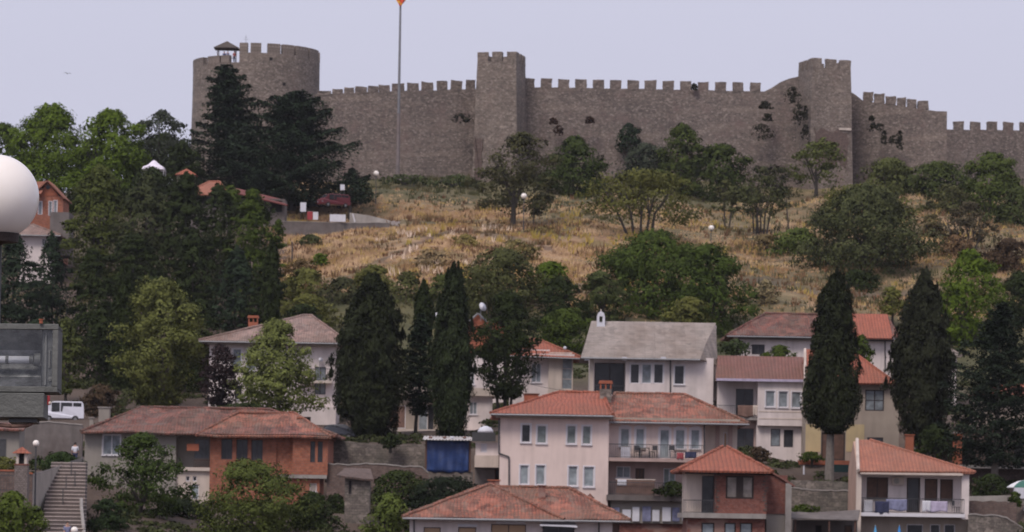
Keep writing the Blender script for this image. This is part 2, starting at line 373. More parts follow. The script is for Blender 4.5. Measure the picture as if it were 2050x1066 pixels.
def gz(px, D):
    x = (px - CX) / F * D
    return ground(x, D)

def hitD(px, py, lo=380, hi=560):
    D = lo
    while D < hi:
        p = W(px, py, D)
        if ground(p.x, D) >= p.z: return D
        D += 1.0
    return hi
def ground_material():
    m, n, l, p = newmat('hillside'); co = coord(n)
    big = noisen(n, l, 0.05, 6, co, 0.65); mid = noisen(n, l, 0.25, 6, scaled(n, l, co, (1, 0.6, 1)), 0.7); fine = noisen(n, l, 2.5, 5, co, 0.7)
    col = mixn(n, l, rampn(n, l, mid, 0.35, 0.65), (0.24, 0.135, 0.075), (0.54, 0.37, 0.21))
    big2 = noisen(n, l, 0.09, 5, scaled(n, l, co, (1.3, 0.7, 1)), 0.65)
    col = mixn(n, l, rampn(n, l, big2, 0.5, 0.62, 0, .8), col, (0.17, 0.125, 0.045))
    col = mixn(n, l, rampn(n, l, big, 0.5, 0.62, 0, .85), col, (0.085, 0.08, 0.036))
    at = n.new('ShaderNodeAttribute'); at.attribute_name = 'green'
    col = mixn(n, l, at.outputs['Fac'], col, mixn(n, l, rampn(n, l, mid, 0.35, 0.65), (0.055, 0.060, 0.022), (0.125, 0.11, 0.045)))
    at2 = n.new('ShaderNodeAttribute'); at2.attribute_name = 'soil'
    col = mixn(n, l, at2.outputs['Fac'], col, mixn(n, l, rampn(n, l, mid, 0.35, 0.65), (0.07, 0.045, 0.033), (0.12, 0.085, 0.065)))
    col = mixn(n, l, rampn(n, l, fine, 0.35, 0.7, 0, 0.55), col, mixn(n, l, 0.6, col, (0.02, 0.015, 0.012)))
    l.new(col, p.inputs['Base Color']); p.inputs['Roughness'].default_value = 0.95
    bumpn(n, l, fine, p, 0.8, 0.3)
    return m
def green_at(px, D):
    """1 where the grass is green, 0 where it is straw"""
    g = 0.0
    if D > 496 and 700 < px < 1500: g = min(1, (D - 496) / 18) * 0.9
    lim = 410 if px < 960 else 402
    if D < lim: g = max(g, min(1, (lim - D) / 14))
    if px < 560: g = max(g, min(1, (560 - px) / 50))
    if D > 468 and px > 1050: g = max(g, 0.6)
    if px > 1230: g = max(g, min(.55, (px - 1230) / 200))
    return g
def furrow(px, py):
    y1 = float(np.interp(px, [600, 690, 760, 840, 900, 1000, 1100], [590, 556, 520, 484, 464, 476, 500]))
    y2 = float(np.interp(px, [1480, 1560, 1640, 1800, 2050], [560, 566, 590, 590, 560]))
    return (600 < px < 1100 and abs(py - y1) < 6) or (px > 1480 and abs(py - y2) < 6)
def topx(x, D, z):
    return x / D * F + CX, HZ - (z - CAMZ) / D * F + (x / D * F) * math.sin(ROLL)
def make_ground():
    ys = np.concatenate([np.linspace(-60, 190, 18), np.arange(196, 380, 2.0), np.arange(380, 570, 2.2), np.linspace(575, 1300, 26)])
    us = np.linspace(-1, 1, 170); us = np.sign(us) * np.abs(us) ** 1.25
    V = []; G = []; S = []
    for y in ys:
        half = 0.30 * max(y, 0) + 90
        for u in us:
            x = u * half
            V.append((x, y, ground(x, max(y, 0))))
            px = x / max(y, 30) * F + CX
            G.append(green_at(px, y)); S.append(.55 if (380 < y < 560 and furrow(*topx(x, y, V[-1][2]))) else 1.0 if y < 350 else max(0.0, 1 - (y - 350) / 12) if px > 560 else 1.0 if y < 470 else 0.5)
    nx = len(us); Fc = [(j*nx+i, j*nx+i+1, (j+1)*nx+i+1, (j+1)*nx+i) for j in range(len(ys)-1) for i in range(nx-1)]
    me = bpy.data.meshes.new('ground'); me.from_pydata(V, [], Fc); me.shade_smooth()
    a = me.attributes.new('green', 'FLOAT', 'POINT'); a.data.foreach_set('value', np.array(G, np.float32))
    a = me.attributes.new('soil', 'FLOAT', 'POINT'); a.data.foreach_set('value', np.array(S, np.float32))
    o = bpy.data.objects.new('ground', me); C.objects.link(o); me.materials.append(ground_material())
    tag(o, kind='structure')
make_ground()
# ------------------------------------------------------------------ building helper
class Bld:
    def __init__(s, name, label, cat, D, px, py, group=None):
        s.D = D; s.o = W(px, py, D); s.root = thing(name, label, cat, s.o, 0, group)
    def X(s, px, py, dd=0): return W(px, py, s.D + dd).x - s.o.x
    def Z(s, px, py, dd=0): return W(px, py, s.D + dd).z - s.o.z
    def pt(s, px, py, dd=0):
        p = W(px, py, s.D + dd) - s.o; return Vector((p.x, dd, p.z))
    def rect(s, r, dd=0):
        mx, my = (r[0] + r[2]) / 2, (r[1] + r[3]) / 2
        return s.X(r[0], my, dd), s.X(r[2], my, dd), s.Z(mx, r[3], dd), s.Z(mx, r[1], dd)
    def block(s, r, dd, thick, mat, holes=(), name='wall', parent=None, rec=0.16, down=0):
        """solid wall block whose front face carries window recesses"""
        x0, x1, z0, z1 = s.rect(r, dd); z0 -= down
        H = [s.rect(h, dd) for h in holes]
        m = MB(); y = dd
        xs = sorted(set([x0, x1] + [v for h in H for v in h[:2] if x0 < v < x1])); zs = sorted(set([z0, z1] + [v for h in H for v in h[2:] if z0 < v < z1]))
        for i in range(len(xs) - 1):
            for j in range(len(zs) - 1):
                cx, cz = (xs[i] + xs[i+1]) / 2, (zs[j] + zs[j+1]) / 2
                if any(h[0] < cx < h[1] and h[2] < cz < h[3] for h in H): continue
                m.quad((xs[i], y, zs[j]), (xs[i+1], y, zs[j]), (xs[i+1], y, zs[j+1]), (xs[i], y, zs[j+1]))
        for a, b, c, d in H:
            r_ = rec
            m.quad((a, y, c), (a, y, d), (a, y + r_, d), (a, y + r_, c)); m.quad((b, y, d), (b, y, c), (b, y + r_, c), (b, y + r_, d))
            m.quad((a, y, d), (b, y, d), (b, y + r_, d), (a, y + r_, d)); m.quad((b, y, c), (a, y, c), (a, y + r_, c), (b, y + r_, c))
            m.quad((a, y + r_, c), (b, y + r_, c), (b, y + r_, d), (a, y + r_, d))
        Y = y + thick
        m.quad((x1, y, z0), (x1, Y, z0), (x1, Y, z1), (x1, y, z1)); m.quad((x0, Y, z0), (x0, y, z0), (x0, y, z1), (x0, Y, z1))
        m.quad((x1, Y, z0), (x0, Y, z0), (x0, Y, z1), (x1, Y, z1)); m.quad((x0, y, z1), (x1, y, z1), (x1, Y, z1), (x0, Y, z1))
        return m.build(name, mat, parent or s.root)
    def window(s, r, dd, pane='glass', frame='frame', cols=2, rows=1, sill=True, surround=None, name='window', bar=0.06, rec=0.16, arch=False):
        x0, x1, z0, z1 = s.rect(r, dd); y = dd + rec - 0.07
        m = MB(); b = bar
        m.box(x0, x1, y, y + 0.05, z1 - b, z1).box(x0, x1, y, y + 0.05, z0, z0 + b)
        m.box(x0, x0 + b, y + .001, y + 0.05, z0 + b, z1 - b).box(x1 - b, x1, y + .001, y + 0.05, z0 + b, z1 - b)
        for i in range(1, cols):
            x = x0 + (x1 - x0) * i / cols; m.box(x - b * .5, x + b * .5, y + .002, y + 0.05, z0 + b, z1 - b)
        for j in range(1, rows):
            z = z0 + (z1 - z0) * j / rows; m.box(x0 + b, x1 - b, y + .004, y + 0.048, z - b * .4, z + b * .4)
        if surround:
            t = surround; yy = dd - 0.03
            m.box(x0 - t, x0, yy, dd + 0.02, z0, z1 + t).box(x1, x1 + t, yy, dd + 0.02, z0, z1 + t).box(x0, x1, yy, dd + 0.02, z1, z1 + t)
            if arch: m.box(x0 + t * .3, x1 - t * .3, yy + .004, dd + 0.02, z1 + t, z1 + t * 1.8)
        wo = m.build(name, M[frame], s.root)
        p = MB().box(x0 + b * .8, x1 - b * .8, y + 0.03, y + 0.06, z0 + b * .8, z1 - b * .8).build('pane', M[pane], wo)
        if sill: MB().box(x0 - 0.1, x1 + 0.1, dd - 0.12, dd + 0.03, z0 - 0.09, z0 - 0.003).build('sill', M[sill if isinstance(sill, str) else 'frame'], wo)
        return wo
    def hip(s, ex0, ex1, epy, rx0, rx1, rpy, d0, d1, mat, ridge='t', over=0, wob=0.05, rd=None, name='roof', solid=0.14, gutter='galv', caps=True, dr=0.0):
        mx = (ex0 + ex1) / 2; ze = s.Z(mx, epy, d0); dm = (d0 + d1) / 2 if rd is None else rd
        zr = s.Z((rx0 + rx1) / 2, rpy, dm)
        a, b = s.X(ex0, epy, d0), s.X(ex1, epy, d0); c, d = s.X(rx0, rpy, dm), s.X(rx1, rpy, dm)
        A, B_, C_, D_ = Vector((a, d0, ze)), Vector((b, d0, ze + dr)), Vector((b, d1, ze + dr)), Vector((a, d1, ze))
        R0, R1 = Vector((c, dm, zr)), Vector((d, dm, zr))
        m = MB()
        hl = abs(c - a) > 0.3; hr = abs(b - d) > 0.3
        if (R1 - R0).length < 0.05:
            for t in ((A, B_, R0), (B_, C_, R0), (C_, D_, R0), (D_, A, R0)): m.poly(t)
        else:
            m.poly([A, B_, R1, R0]); m.poly([C_, D_, R0, R1])
            if hl: m.poly([D_, A, R0])
            if hr: m.poly([B_, C_, R1])
        ro = m.build(name, M[mat], s.root, solid=solid, wob=wob, sub=5)
        if not hl: MB().poly([A - Vector((-.25,0,.1)), D_ - Vector((-.25,0,.1)), R0 - Vector((-.25,0,.1))]).build('gable', M['cream'], s.root, solid=0.2)
        if not hr: MB().poly([B_ - Vector((.25,0,.1)), R1 - Vector((.25,0,.1)), C_ - Vector((.25,0,.1))]).build('gable', M['cream'], s.root, solid=0.2)
        if caps:
            k = MB()
            segs = [(R0, R1)] + ([(A, R0), (D_, R0)] if hl or (R1-R0).length < .05 else []) + ([(B_, R1), (C_, R1)] if hr or (R1-R0).length < .05 else [])
            rnd = random.Random(int(ex0))
            for p, q in segs:
                L = (q - p).length; nseg = int(L / 0.42)
                for i in range(nseg):
                    u0, u1 = p.lerp(q, i / nseg), p.lerp(q, (i + 1.12) / nseg)
                    j = Vector((rnd.uniform(-.02, .02), rnd.uniform(-.02, .02), rnd.uniform(-.02, .02) + 0.02))
                    k.tube(u0 + j, u1 + j, 0.13, 0.105, 8)
            if k.v: k.build('ridge_tiles', M[mat], ro)
        if gutter:
            MB().tube(A + Vector((0, -.06, -.12)), B_ + Vector((0, -.06, -.12)), 0.075, n=8).build('gutter', M[gutter], ro)
        return ro
    def box(s, name, r, d0, d1, mat, parent=None, down=0):
        x0, x1, z0, z1 = s.rect(r, d0)
        return MB().box(x0, x1, d0, d1, z0 - down, z1).build(name, M[mat], parent or s.root)
    def pipe(s, pts, dd, r=0.05, mat='galv', name='downpipe'):
        P = [s.pt(x, y, dd) for x, y in pts]
        return MB().path(P, [r] * len(P), 8).build(name, M[mat], s.root)
    def rail(s, r, dd, mat='metal', step=0.14, name='railing', ret=None):
        x0, x1, z0, z1 = s.rect(r, dd); m = MB()
        m.box(x0, x1, dd, dd + 0.05, z1 - 0.05, z1).box(x0, x1, dd, dd + 0.04, z0 + .05, z0 + 0.09)
        n = int((x1 - x0) / step)
        for i in range(n + 1):
            x = x0 + (x1 - x0) * i / n; m.box(x - .011, x + .011, dd + .01, dd + .032, z0, z1 - .04)
        if ret:
            for x in (x0, x1): m.box(x - .02, x + .02, dd + .05, dd + ret, z1 - 0.05, z1)
            for x in (x0, x1):
                for k in range(int(ret / step)): m.box(x - .01, x + .01, dd + .1 + k * step, dd + .12 + k * step, z0, z1 - .05)
        return m.build(name, M[mat], s.root)
    def chimney(s, r, dd, mat='stone', cap='orange', depth=0.6, name='chimney', parent=None, down=0.6, style='slab'):
        x0, x1, z0, z1 = s.rect(r, dd)
        c = MB().box(x0, x1, dd, dd + depth, z0 - down, z1).build(name, M[mat], parent or s.root)
        m = MB()
        if style == 'slab':
            m.box(x0 - .08, x1 + .08, dd - .08, dd + depth + .08, z1 + .003, z1 + .08)
        elif style == 'legs':
            for x in (x0 + .05, (x0 + x1) / 2, x1 - .05):
                m.box(x - .05, x + .05, dd, dd + depth, z1 + .002, z1 + .38)
            m.prism([(x0 - .1, z1 + .385), (x1 + .1, z1 + .385), (x1 + .04, z1 + .62), (x0 - .04, z1 + .62)], dd - .08, dd + depth + .08)
        elif style == 'tile':
            w_ = (x1 - x0) / 2; xm = (x0 + x1) / 2; ym = dd + depth / 2
            m.add([(x0-.1,dd-.1,z1+.01),(x1+.1,dd-.1,z1+.01),(x1+.1,dd+depth+.1,z1+.01),(x0-.1,dd+depth+.1,z1+.01),(xm,ym,z1+.35)], [(0,1,4),(1,2,4),(2,3,4),(3,0,4),(3,2,1,0)])
        m.build('chimney_cap', M[cap], c)
        return c

# ------------------------------------------------------------------ foliage
RNG = np.random.default_rng(7)
def leaf_mesh(name, pts, nrm, size, mat, parent, asp=1.0, up=None):
    n = len(pts)
    nrm = nrm / (np.linalg.norm(nrm, axis=1, keepdims=True) + 1e-9)
    ref = RNG.normal(size=(n, 3)) if up is None else np.tile(np.array(up, float), (n, 1)) + RNG.normal(size=(n, 3)) * 0.25
    t = np.cross(nrm, ref); t /= (np.linalg.norm(t, axis=1, keepdims=True) + 1e-9)
    b = np.cross(nrm, t)
    sz = size * RNG.uniform(0.6, 1.35, (n, 1))
    t = t * sz * 0.5; b = b * sz * 0.5 * asp
    V = np.empty((n, 4, 3)); sk = RNG.uniform(-.35, .35, (n, 1))
    V[:, 0] = pts - b; V[:, 1] = pts + t * (1) + b * sk; V[:, 2] = pts + b; V[:, 3] = pts - t - b * sk
    me = bpy.data.meshes.new(name)
    me.vertices.add(4 * n); me.vertices.foreach_set('co', V.reshape(-1).astype(np.float32))
    me.loops.add(4 * n); me.loops.foreach_set('vertex_index', np.arange(4 * n, dtype=np.int32))
    me.polygons.add(n); me.polygons.foreach_set('loop_start', np.arange(0, 4 * n, 4, dtype=np.int32))
    me.update(calc_edges=True)
    me.materials.append(mat)
    o = bpy.data.objects.new(name, me); C.objects.link(o)
    if parent: o.parent = parent
    return o

def sph(n):
    d = RNG.normal(size=(n, 3)); return d / np.linalg.norm(d, axis=1, keepdims=True)

PROF = {
 'round':  [(0, .45), (.12, .78), (.35, 1), (.6, .95), (.8, .7), (.93, .4), (1, .12)],
 'dome':   [(0, .85), (.2, 1), (.5, .97), (.75, .74), (.92, .4), (1, .15)],
 'oval':   [(0, .3), (.15, .72), (.4, 1), (.65, .85), (.85, .5), (1, .08)],
 'column': [(0, .45), (.06, .72), (.2, .95), (.42, 1), (.65, .88), (.82, .62), (.94, .3), (1, .06)],
 'flame':  [(0, .5), (.08, .8), (.25, 1), (.5, .92), (.75, .62), (.9, .33), (1, .04)],
 'vase':   [(0, .16), (.06, .45), (.16, .72), (.3, .93), (.45, 1), (.62, .9), (.8, .72), (.93, .52), (1, .3)],
 'cone':   [(0, .9), (.12, 1), (.35, .82), (.6, .52), (.85, .22), (1, .03)],
 'pear':   [(0, .4), (.12, .85), (.35, 1), (.55, .8), (.75, .5), (.9, .3), (1, .1)],
}
def tree(kind, label, bb, D, col, name='tree', cat='tree', prof=None, cov=6.0, leaf=4.2, vary=0.5, lobes=None, trunk='bark', tw=None, stems=1, base=None, group=None, depth=1.0, tip=None, lean=0, trunkpx=None, holes=0.0, foot=None):
    x0, y0, x1, y1 = bb
    if foot: D = hitD(trunkpx or (x0 + x1) / 2, foot); base = W(trunkpx or (x0 + x1) / 2, foot, D).z
    s = F / D
    mx = (x0 + x1) / 2
    top = W(mx, y0, D); bot = W(mx, y1, D); R = (x1 - x0) / 2 / s
    cx, z0, z1 = W(mx, (y0 + y1) / 2, D).x, bot.z, top.z; H = z1 - z0
    tx = cx if trunkpx is None else W(trunkpx, y1, D).x
    gb = ground(tx, D) if base is None else base
    gb = min(gb, z0 + 0.3 * H)
    root = thing(name, label, cat, (tx, D, gb), 0, group)
    ox, oz = cx - tx, z0 - gb
    lf = leaf * (.72 if kind == 'cypress' else 1) * D / F
    prof = prof if isinstance(prof, list) else PROF[prof or {'broad': 'round', 'bush': 'dome', 'cypress': 'column', 'cedar': 'cone', 'pine': 'oval', 'olive': 'dome'}[kind]]
    pt, pr = [p[0] for p in prof], [p[1] for p in prof]
    area = math.pi * R * H * 0.8; N = int(cov * .72 * area / (lf * lf)); N = max(300, min(N, 42000 if kind == 'cypress' else 36000))
    rnd = random.Random(int(x0 * 7 + y0 * 13 + D))
    P, Nn = [], []
    if kind in ('broad', 'bush', 'olive', 'pine'):
        nl = lobes or {'broad': 30, 'bush': 16, 'olive': 22, 'pine': 34}[kind]
        L = []
        for i in range(nl):
            t = rnd.random() ** 0.85; rr = np.interp(t, pt, pr)
            lr = rnd.uniform(0.20, 0.34) * (0.75 if kind in ('olive', 'pine') else 1.0)
            a = rnd.uniform(0, 2 * math.pi); q = rr * (rnd.uniform(0.6, 1.08)) - lr * 0.6
            q = max(q, 0); zt = min(max(t, lr * 0.7 * 2 * R / H * 0.5), 1 - lr * 0.62 * 2 * R / H * 0.5)
            L.append((q * math.cos(a) * R, q * math.sin(a) * R * depth, zt * H, lr * R))
        L.append((0, 0, H * 0.5, 0.5 * min(R, H / 2)))
        wts = np.array([l_[3] ** 2 for l_ in L]); wts /= wts.sum()
        for (lx, ly, lz, lr), wt in zip(L, wts):
            n = int(N * wt)
            if n < 3: continue
            d = sph(n); rad = lr * (1 - np.abs(RNG.normal(0, .22, (n, 1)))) * (1 + 0.12 * RNG.normal(size=(n, 1)))
            # sub-clumps on the lobe
            k = max(5, int(n / 60)); cd = sph(k); idx = RNG.integers(0, k, n)
            d2 = cd[idx] + d * 0.55; d2 /= np.linalg.norm(d2, axis=1, keepdims=True)
            pick = RNG.random((n, 1)) < 0.7
            d = np.where(pick, d2, d)
            fl = 0.72 if kind != 'pine' else 0.5
            p = np.array([lx, ly, lz]) + d * rad * np.array([1, 1, fl])
            P.append(p); Nn.append(d + RNG.normal(0, .30, (n, 3)) + np.array([0, 0, .3]))
        asp, up = 1.25, None
    elif kind == 'cypress':
        nl = 46
        for i in range(nl):
            t = rnd.random() * 0.9; rr = np.interp(t, pt, pr); a = rnd.uniform(0, 2 * math.pi)
            lr = rnd.uniform(.22, .36) * R * (0.5 + 0.5 * rr); lh = H * rnd.uniform(.10, .2)
            q = max(rr * R - lr * 0.85, 0) * rnd.uniform(.8, 1.0)
            n = int(N / nl); d = sph(n)
            rad = (1 - np.abs(RNG.normal(0, .16, (n, 1))))
            p = np.array([q * math.cos(a), q * math.sin(a), t * H + lh * .3]) + d * rad * np.array([lr, lr, lh])
            p[:, 2] = np.minimum(p[:, 2], H * (1 + 0.01 * RNG.normal(size=n)))
            rz = np.interp(p[:, 2] / H, pt, pr) * R * (1.0 + 0.09 * RNG.normal(size=n) + .22 * math.sin(i * 2.7)); rr_ = np.hypot(p[:, 0], p[:, 1]) + 1e-6
            sc = np.minimum(1, rz / rr_); p[:, 0] *= sc; p[:, 1] *= sc
            p[:, 2] = np.maximum(p[:, 2], 0)
            P.append(p); Nn.append(np.column_stack([p[:, 0], p[:, 1], np.full(n, R * .4)]) / R + RNG.normal(0, .5, (n, 3)))
        for i in range(26):      # shoots standing off the crown
            t = rnd.uniform(.25, .97); rr = np.interp(t, pt, pr) * R; a = rnd.uniform(0, 6.28); n = int(N / 130)
            u = RNG.random(n); lh = H * rnd.uniform(.05, .1); w_ = .09 * R * (1 - u)[:, None]
            P.append(np.column_stack([np.full(n, rr * 1.0 * math.cos(a)), np.full(n, rr * 1.0 * math.sin(a)), t * H + u * lh]) + RNG.normal(0, 1, (n, 3)) * w_ * np.array([1, 1, .3])); Nn.append(sph(n) * .6 + np.array([math.cos(a), math.sin(a), .3]))
        asp, up = 2.6, (0, 0, 1)
    elif kind == 'cedar':
        nb = int(26 + 12 * H / max(R, .1))
        for i in range(nb):
            t = (i + rnd.random() * .8) / nb; rr = np.interp(t, pt, pr); a = i * 2.4 + rnd.uniform(-.5, .5)
            Lb = rr * R * rnd.uniform(.7, 1.12)
            n = max(6, int(N / nb * (0.25 + 1.2 * rr)))
            u = RNG.random(n) ** 0.55
            wd = (.10 * R + Lb * 0.26 * np.sin(np.pi * np.clip(u * .9 + .05, 0, 1))) * RNG.normal(0, .6, n)
            ca, sa = math.cos(a), math.sin(a)
            x = u * Lb * ca - wd * sa; y = u * Lb * sa + wd * ca
            z = t * H + Lb * (0.16 * u ** 2) - np.abs(wd) * .35 - np.abs(RNG.normal(0, .022, n)) * H * (1.2 - u * .6)
            P.append(np.column_stack([x, y, z]))
            Nn.append(np.column_stack([x * .3 / R, y * .3 / R, np.full(n, .9)]) + RNG.normal(0, .4, (n, 3)))
        n = N // 3; tt = RNG.random(n); rr = np.interp(tt, pt, pr) * R * .55 * RNG.random(n) ** .5; aa = RNG.random(n) * 2 * np.pi
        P.append(np.column_stack([rr * np.cos(aa), rr * np.sin(aa), tt * H * .97])); Nn.append(sph(n))
        asp, up = 1.5, None
    if kind != 'cedar':
        # leaves filling the crown's own envelope, pushed in and out by noise so the outline stays uneven
        n = int(N * {'broad': .6, 'bush': .7, 'olive': .3, 'pine': .6, 'cypress': .7}[kind])
        tt = RNG.random(n) ** .9; aa = RNG.random(n) * 2 * np.pi; rr = np.interp(tt, pt, pr)
        nz = np.array([mnoise.noise(Vector((math.cos(a) * 2.1 + x0, math.sin(a) * 2.1, t * H / R * 1.9))) + .5 * mnoise.noise(Vector((math.cos(a) * 5 + x0, math.sin(a) * 5, t * H / R * 4.5))) for a, t in zip(aa, tt)])
        amp = .42 if kind == 'cypress' else .5
        ru = 1 - np.abs(RNG.normal(0, .14 if kind != 'olive' else .3, n)); rad = rr * R * (0.84 - amp * .3 + amp * nz) * np.clip(ru, .1, 1)
        zt = tt * H * (1 + .04 * nz)
        p = np.column_stack([rad * np.cos(aa), rad * np.sin(aa) * depth, zt])
        keep = (nz > (-.32 if kind == 'olive' else -.55)); p = p[keep]
        nn_ = np.column_stack([np.cos(aa), np.sin(aa), (tt - .35) * 1.6])[keep] + RNG.normal(0, .35, (len(p), 3))
        P.append(p); Nn.append(nn_)
    P = np.vstack(P); Nn = np.vstack(Nn)
    P[:, 2] = np.maximum(P[:, 2], -.02 * H * RNG.random(len(P)))
    q0, q1 = np.percentile(P[:, 0], (1.2, 98.8) if kind != 'cypress' else (.4, 99.6)); k_ = 2 * R / max(q1 - q0, .1); P[:, 0] = (P[:, 0] - (q0 + q1) / 2) * k_; P[:, 1] *= k_
    P[:, 2] *= H / np.percentile(P[:, 2], 99.7)
    if lean: P[:, 0] += lean * R * (P[:, 2] / H - .5)
    if holes:
        keep = np.array([mnoise.noise(Vector((p[0] * 2.2 / R + x0, p[1] * 2.2 / R, p[2] * 2.2 / R))) > -holes for p in P]) ; P, Nn = P[keep], Nn[keep]
    P += np.array([ox, 0, oz])
    leaf_mesh('crown', P, Nn, lf, leafmat(col, vary, tip), root, asp, up)
    # trunk and limbs
    if name == 'wall_plant_and_cavity': return root
    tr = (tw or max(0.12, 0.055 * R + .06)); m = MB()
    zc = oz + H * (0.45 if kind in ('broad', 'bush', 'olive') else 0.85)
    if stems == 1:
        pts = [Vector((0, 0, -0.4)), Vector((ox * .1 + rnd.uniform(-.1, .1) * R * .4, 0, oz * .6)), Vector((ox * .6, 0, oz + H * .2)), Vector((ox, 0, zc))]
        m.path(pts, [tr * 1.25, tr, tr * .75, tr * .3], 9); st = pts[2]
        if kind in ('broad', 'olive', 'pine', 'bush'):
            for k in range(6):
                a = rnd.uniform(0, 6.28); e = Vector((ox + math.cos(a) * R * .6, math.sin(a) * R * .6, oz + H * rnd.uniform(.45, .8)))
                md = st.lerp(e, .5) + Vector((0, 0, .05 * H)); m.path([pts[1].lerp(st, rnd.random()), md, e], [tr * .5, tr * .33, tr * .1], 6)
    else:
        for k in range(stems):
            a = -1 + 2 * (k + .5) / stems
            e = Vector((ox + a * R * .75, rnd.uniform(-.4, .4) * R, oz + H * rnd.uniform(.5, .8)))
            b0 = Vector((a * R * .25, rnd.uniform(-.1, .1), -0.3)); md = b0.lerp(e, .45) + Vector((-a * R * .06 + rnd.uniform(-.1, .1) * R, 0, 0))
            m.path([b0, md, e], [tr, tr * .7, tr * .25], 7)
            for q in range(2):
                e2 = e + Vector((rnd.uniform(-.4, .4) * R, rnd.uniform(-.3, .3) * R, rnd.uniform(0, .2) * H)); m.path([md, md.lerp(e2, .6) + Vector((0, 0, .03 * H)), e2], [tr * .5, tr * .3, tr * .1], 6)
    m.build('trunk', M[trunk], root)
    return root
# ------------------------------------------------------------------ fortress
def jitter(o, a, cuts=0):
    me = o.data; rnd = random.Random(len(C.objects))
    for v in me.vertices: v.co += Vector((rnd.uniform(-a, a), rnd.uniform(-a, a), rnd.uniform(-a, a)))

def curtain(name, label, top, ybot, D0, D1, merlons, thick=2.4, mat='castle', mgroup=None, cutoff=None):
    xa, xb = top[0][0], top[-1][0]
    dep = lambda px: D0 + (D1 - D0) * (px - xa) / (xb - xa)
    o = W(xa, ybot, D0); root = thing(name, label, 'fortress wall', o)
    m = MB(); dense = []
    for i in range(len(top) - 1):
        (x0, y0), (x1, y1) = top[i], top[i+1]; n = max(1, int(abs(x1 - x0) / 12))
        for k in range(n): dense.append((x0 + (x1 - x0) * k / n, y0 + (y1 - y0) * k / n))
    dense.append(top[-1])
    rnd = random.Random(int(xa))
    Fp = []
    for px, py in dense:
        t = W(px, py, dep(px)) - o; b = W(px, ybot + 25, dep(px)) - o
        Fp.append((Vector((t.x, t.y, t.z + rnd.uniform(-.05, .05))), Vector((t.x, t.y - 0.35, b.z))))
    bk = Vector((0, thick, 0))
    for (t0, b0), (t1, b1) in zip(Fp[:-1], Fp[1:]):
        m.quad(b0, b1, t1, t0); m.quad(t0, t1, t1 + bk, t0 + bk); m.quad(b1 + bk, b0 + bk, t0 + bk, t1 + bk)
    for (t, b), fl in ((Fp[0], 0), (Fp[-1], 1)):
        q = [t, b, b + bk, t + bk]; m.poly(q if not fl else q[::-1])
    m.build('wall_body', M[mat], root)
    for (x0, x1, yt, yb) in merlons:
        p0, p1 = W(x0, (yt+yb)/2, dep(x0)) - o, W(x1, (yt+yb)/2, dep(x1)) - o
        zt = W((x0+x1)/2, yt, dep(x0)).z - o.z; zb = W((x0+x1)/2, yb, dep(x0)).z - o.z
        q = MB(); th = 0.75
        A = [Vector((p0.x, p0.y - .02, 0)), Vector((p1.x, p1.y - .02, 0)), Vector((p1.x, p1.y + th, 0)), Vector((p0.x, p0.y + th, 0))]
        vs = [a + Vector((0, 0, zb - .12)) for a in A] + [a + Vector((0, 0, zt + rnd.uniform(-.13, .1))) for a in A]
        q.add(vs, [(0,1,5,4),(1,2,6,5),(2,3,7,6),(3,0,4,7),(4,5,6,7),(3,2,1,0)])
        mo = q.build('merlon', M[mat], root, sub=1); jitter(mo, 0.07)
    return root, o

left_m = [(636,662,182,189),(665.5,686,178.5,187.5),(689.5,708,176,186.5),(711,734,174,185.5),(736,757,172,184),(758.5,780,170,183),(785,809,167,183),(815,838,166,182),(844,867,165,181),(874,895,163.5,180.5),(902.5,925,162,179.5),(933,951,161,179)]
curtain('fortress_wall', 'long battlemented stone curtain wall behind the flagpole between round tower and middle square tower', [(630,189),(700,186),(780,183.5),(870,181),(955,178.5)], 352, 552, 554, left_m)
mid_m = [(1046,1070),(1083,1105),(1117.5,1139.5),(1152,1174.6),(1187,1209),(1221.5,1244),(1256.6,1279),(1291,1314),(1327,1349),(1362,1384),(1397.6,1418.5),(1432,1453.6),(1467,1488),(1502,1523)]
mid_m = [(a, b, 157 + (a-1046)/480*9.5, 174.5 + (a-1046)/480*9) for a, b in mid_m]
curtain('fortress_wall', 'longest battlemented stone curtain wall with evenly spaced merlons between the two square towers', [(1040,174.5),(1280,178.5),(1530,183.5),(1545,176),(1562,165),(1580,158),(1603,152)], 372, 554, 553, mid_m, mat='castle')
r_m = [(1728.6,1748,185.6,203),(1750.5,1771,189,206),(1773.5,1794,193,209.5),(1796.5,1814,196,212.5),(1816.5,1835,199.5,215.5),(1837.5,1859,203,219)]
curtain('fortress_wall', 'stone curtain wall stepping down to the right from the right square tower', [(1698,181),(1712,190),(1727,202),(1745,204.5),(1800,212),(1860,220.5),(1874,223),(1896,223)], 385, 556, 548, r_m)
f_m = [(1909,1930),(1942.5,1963.4),(1976,1996.5),(2009,2029),(2042,2063),(2075,2096)]
f_m = [(a, b, 243 + (a-1909)*.016, 260.5 + (a-1909)*.012) for a, b in f_m]
curtain('fortress_wall', 'low battlemented stone wall running out of the picture at the far right', [(1892,259.5),(2140,263)], 390, 558, 566, f_m)

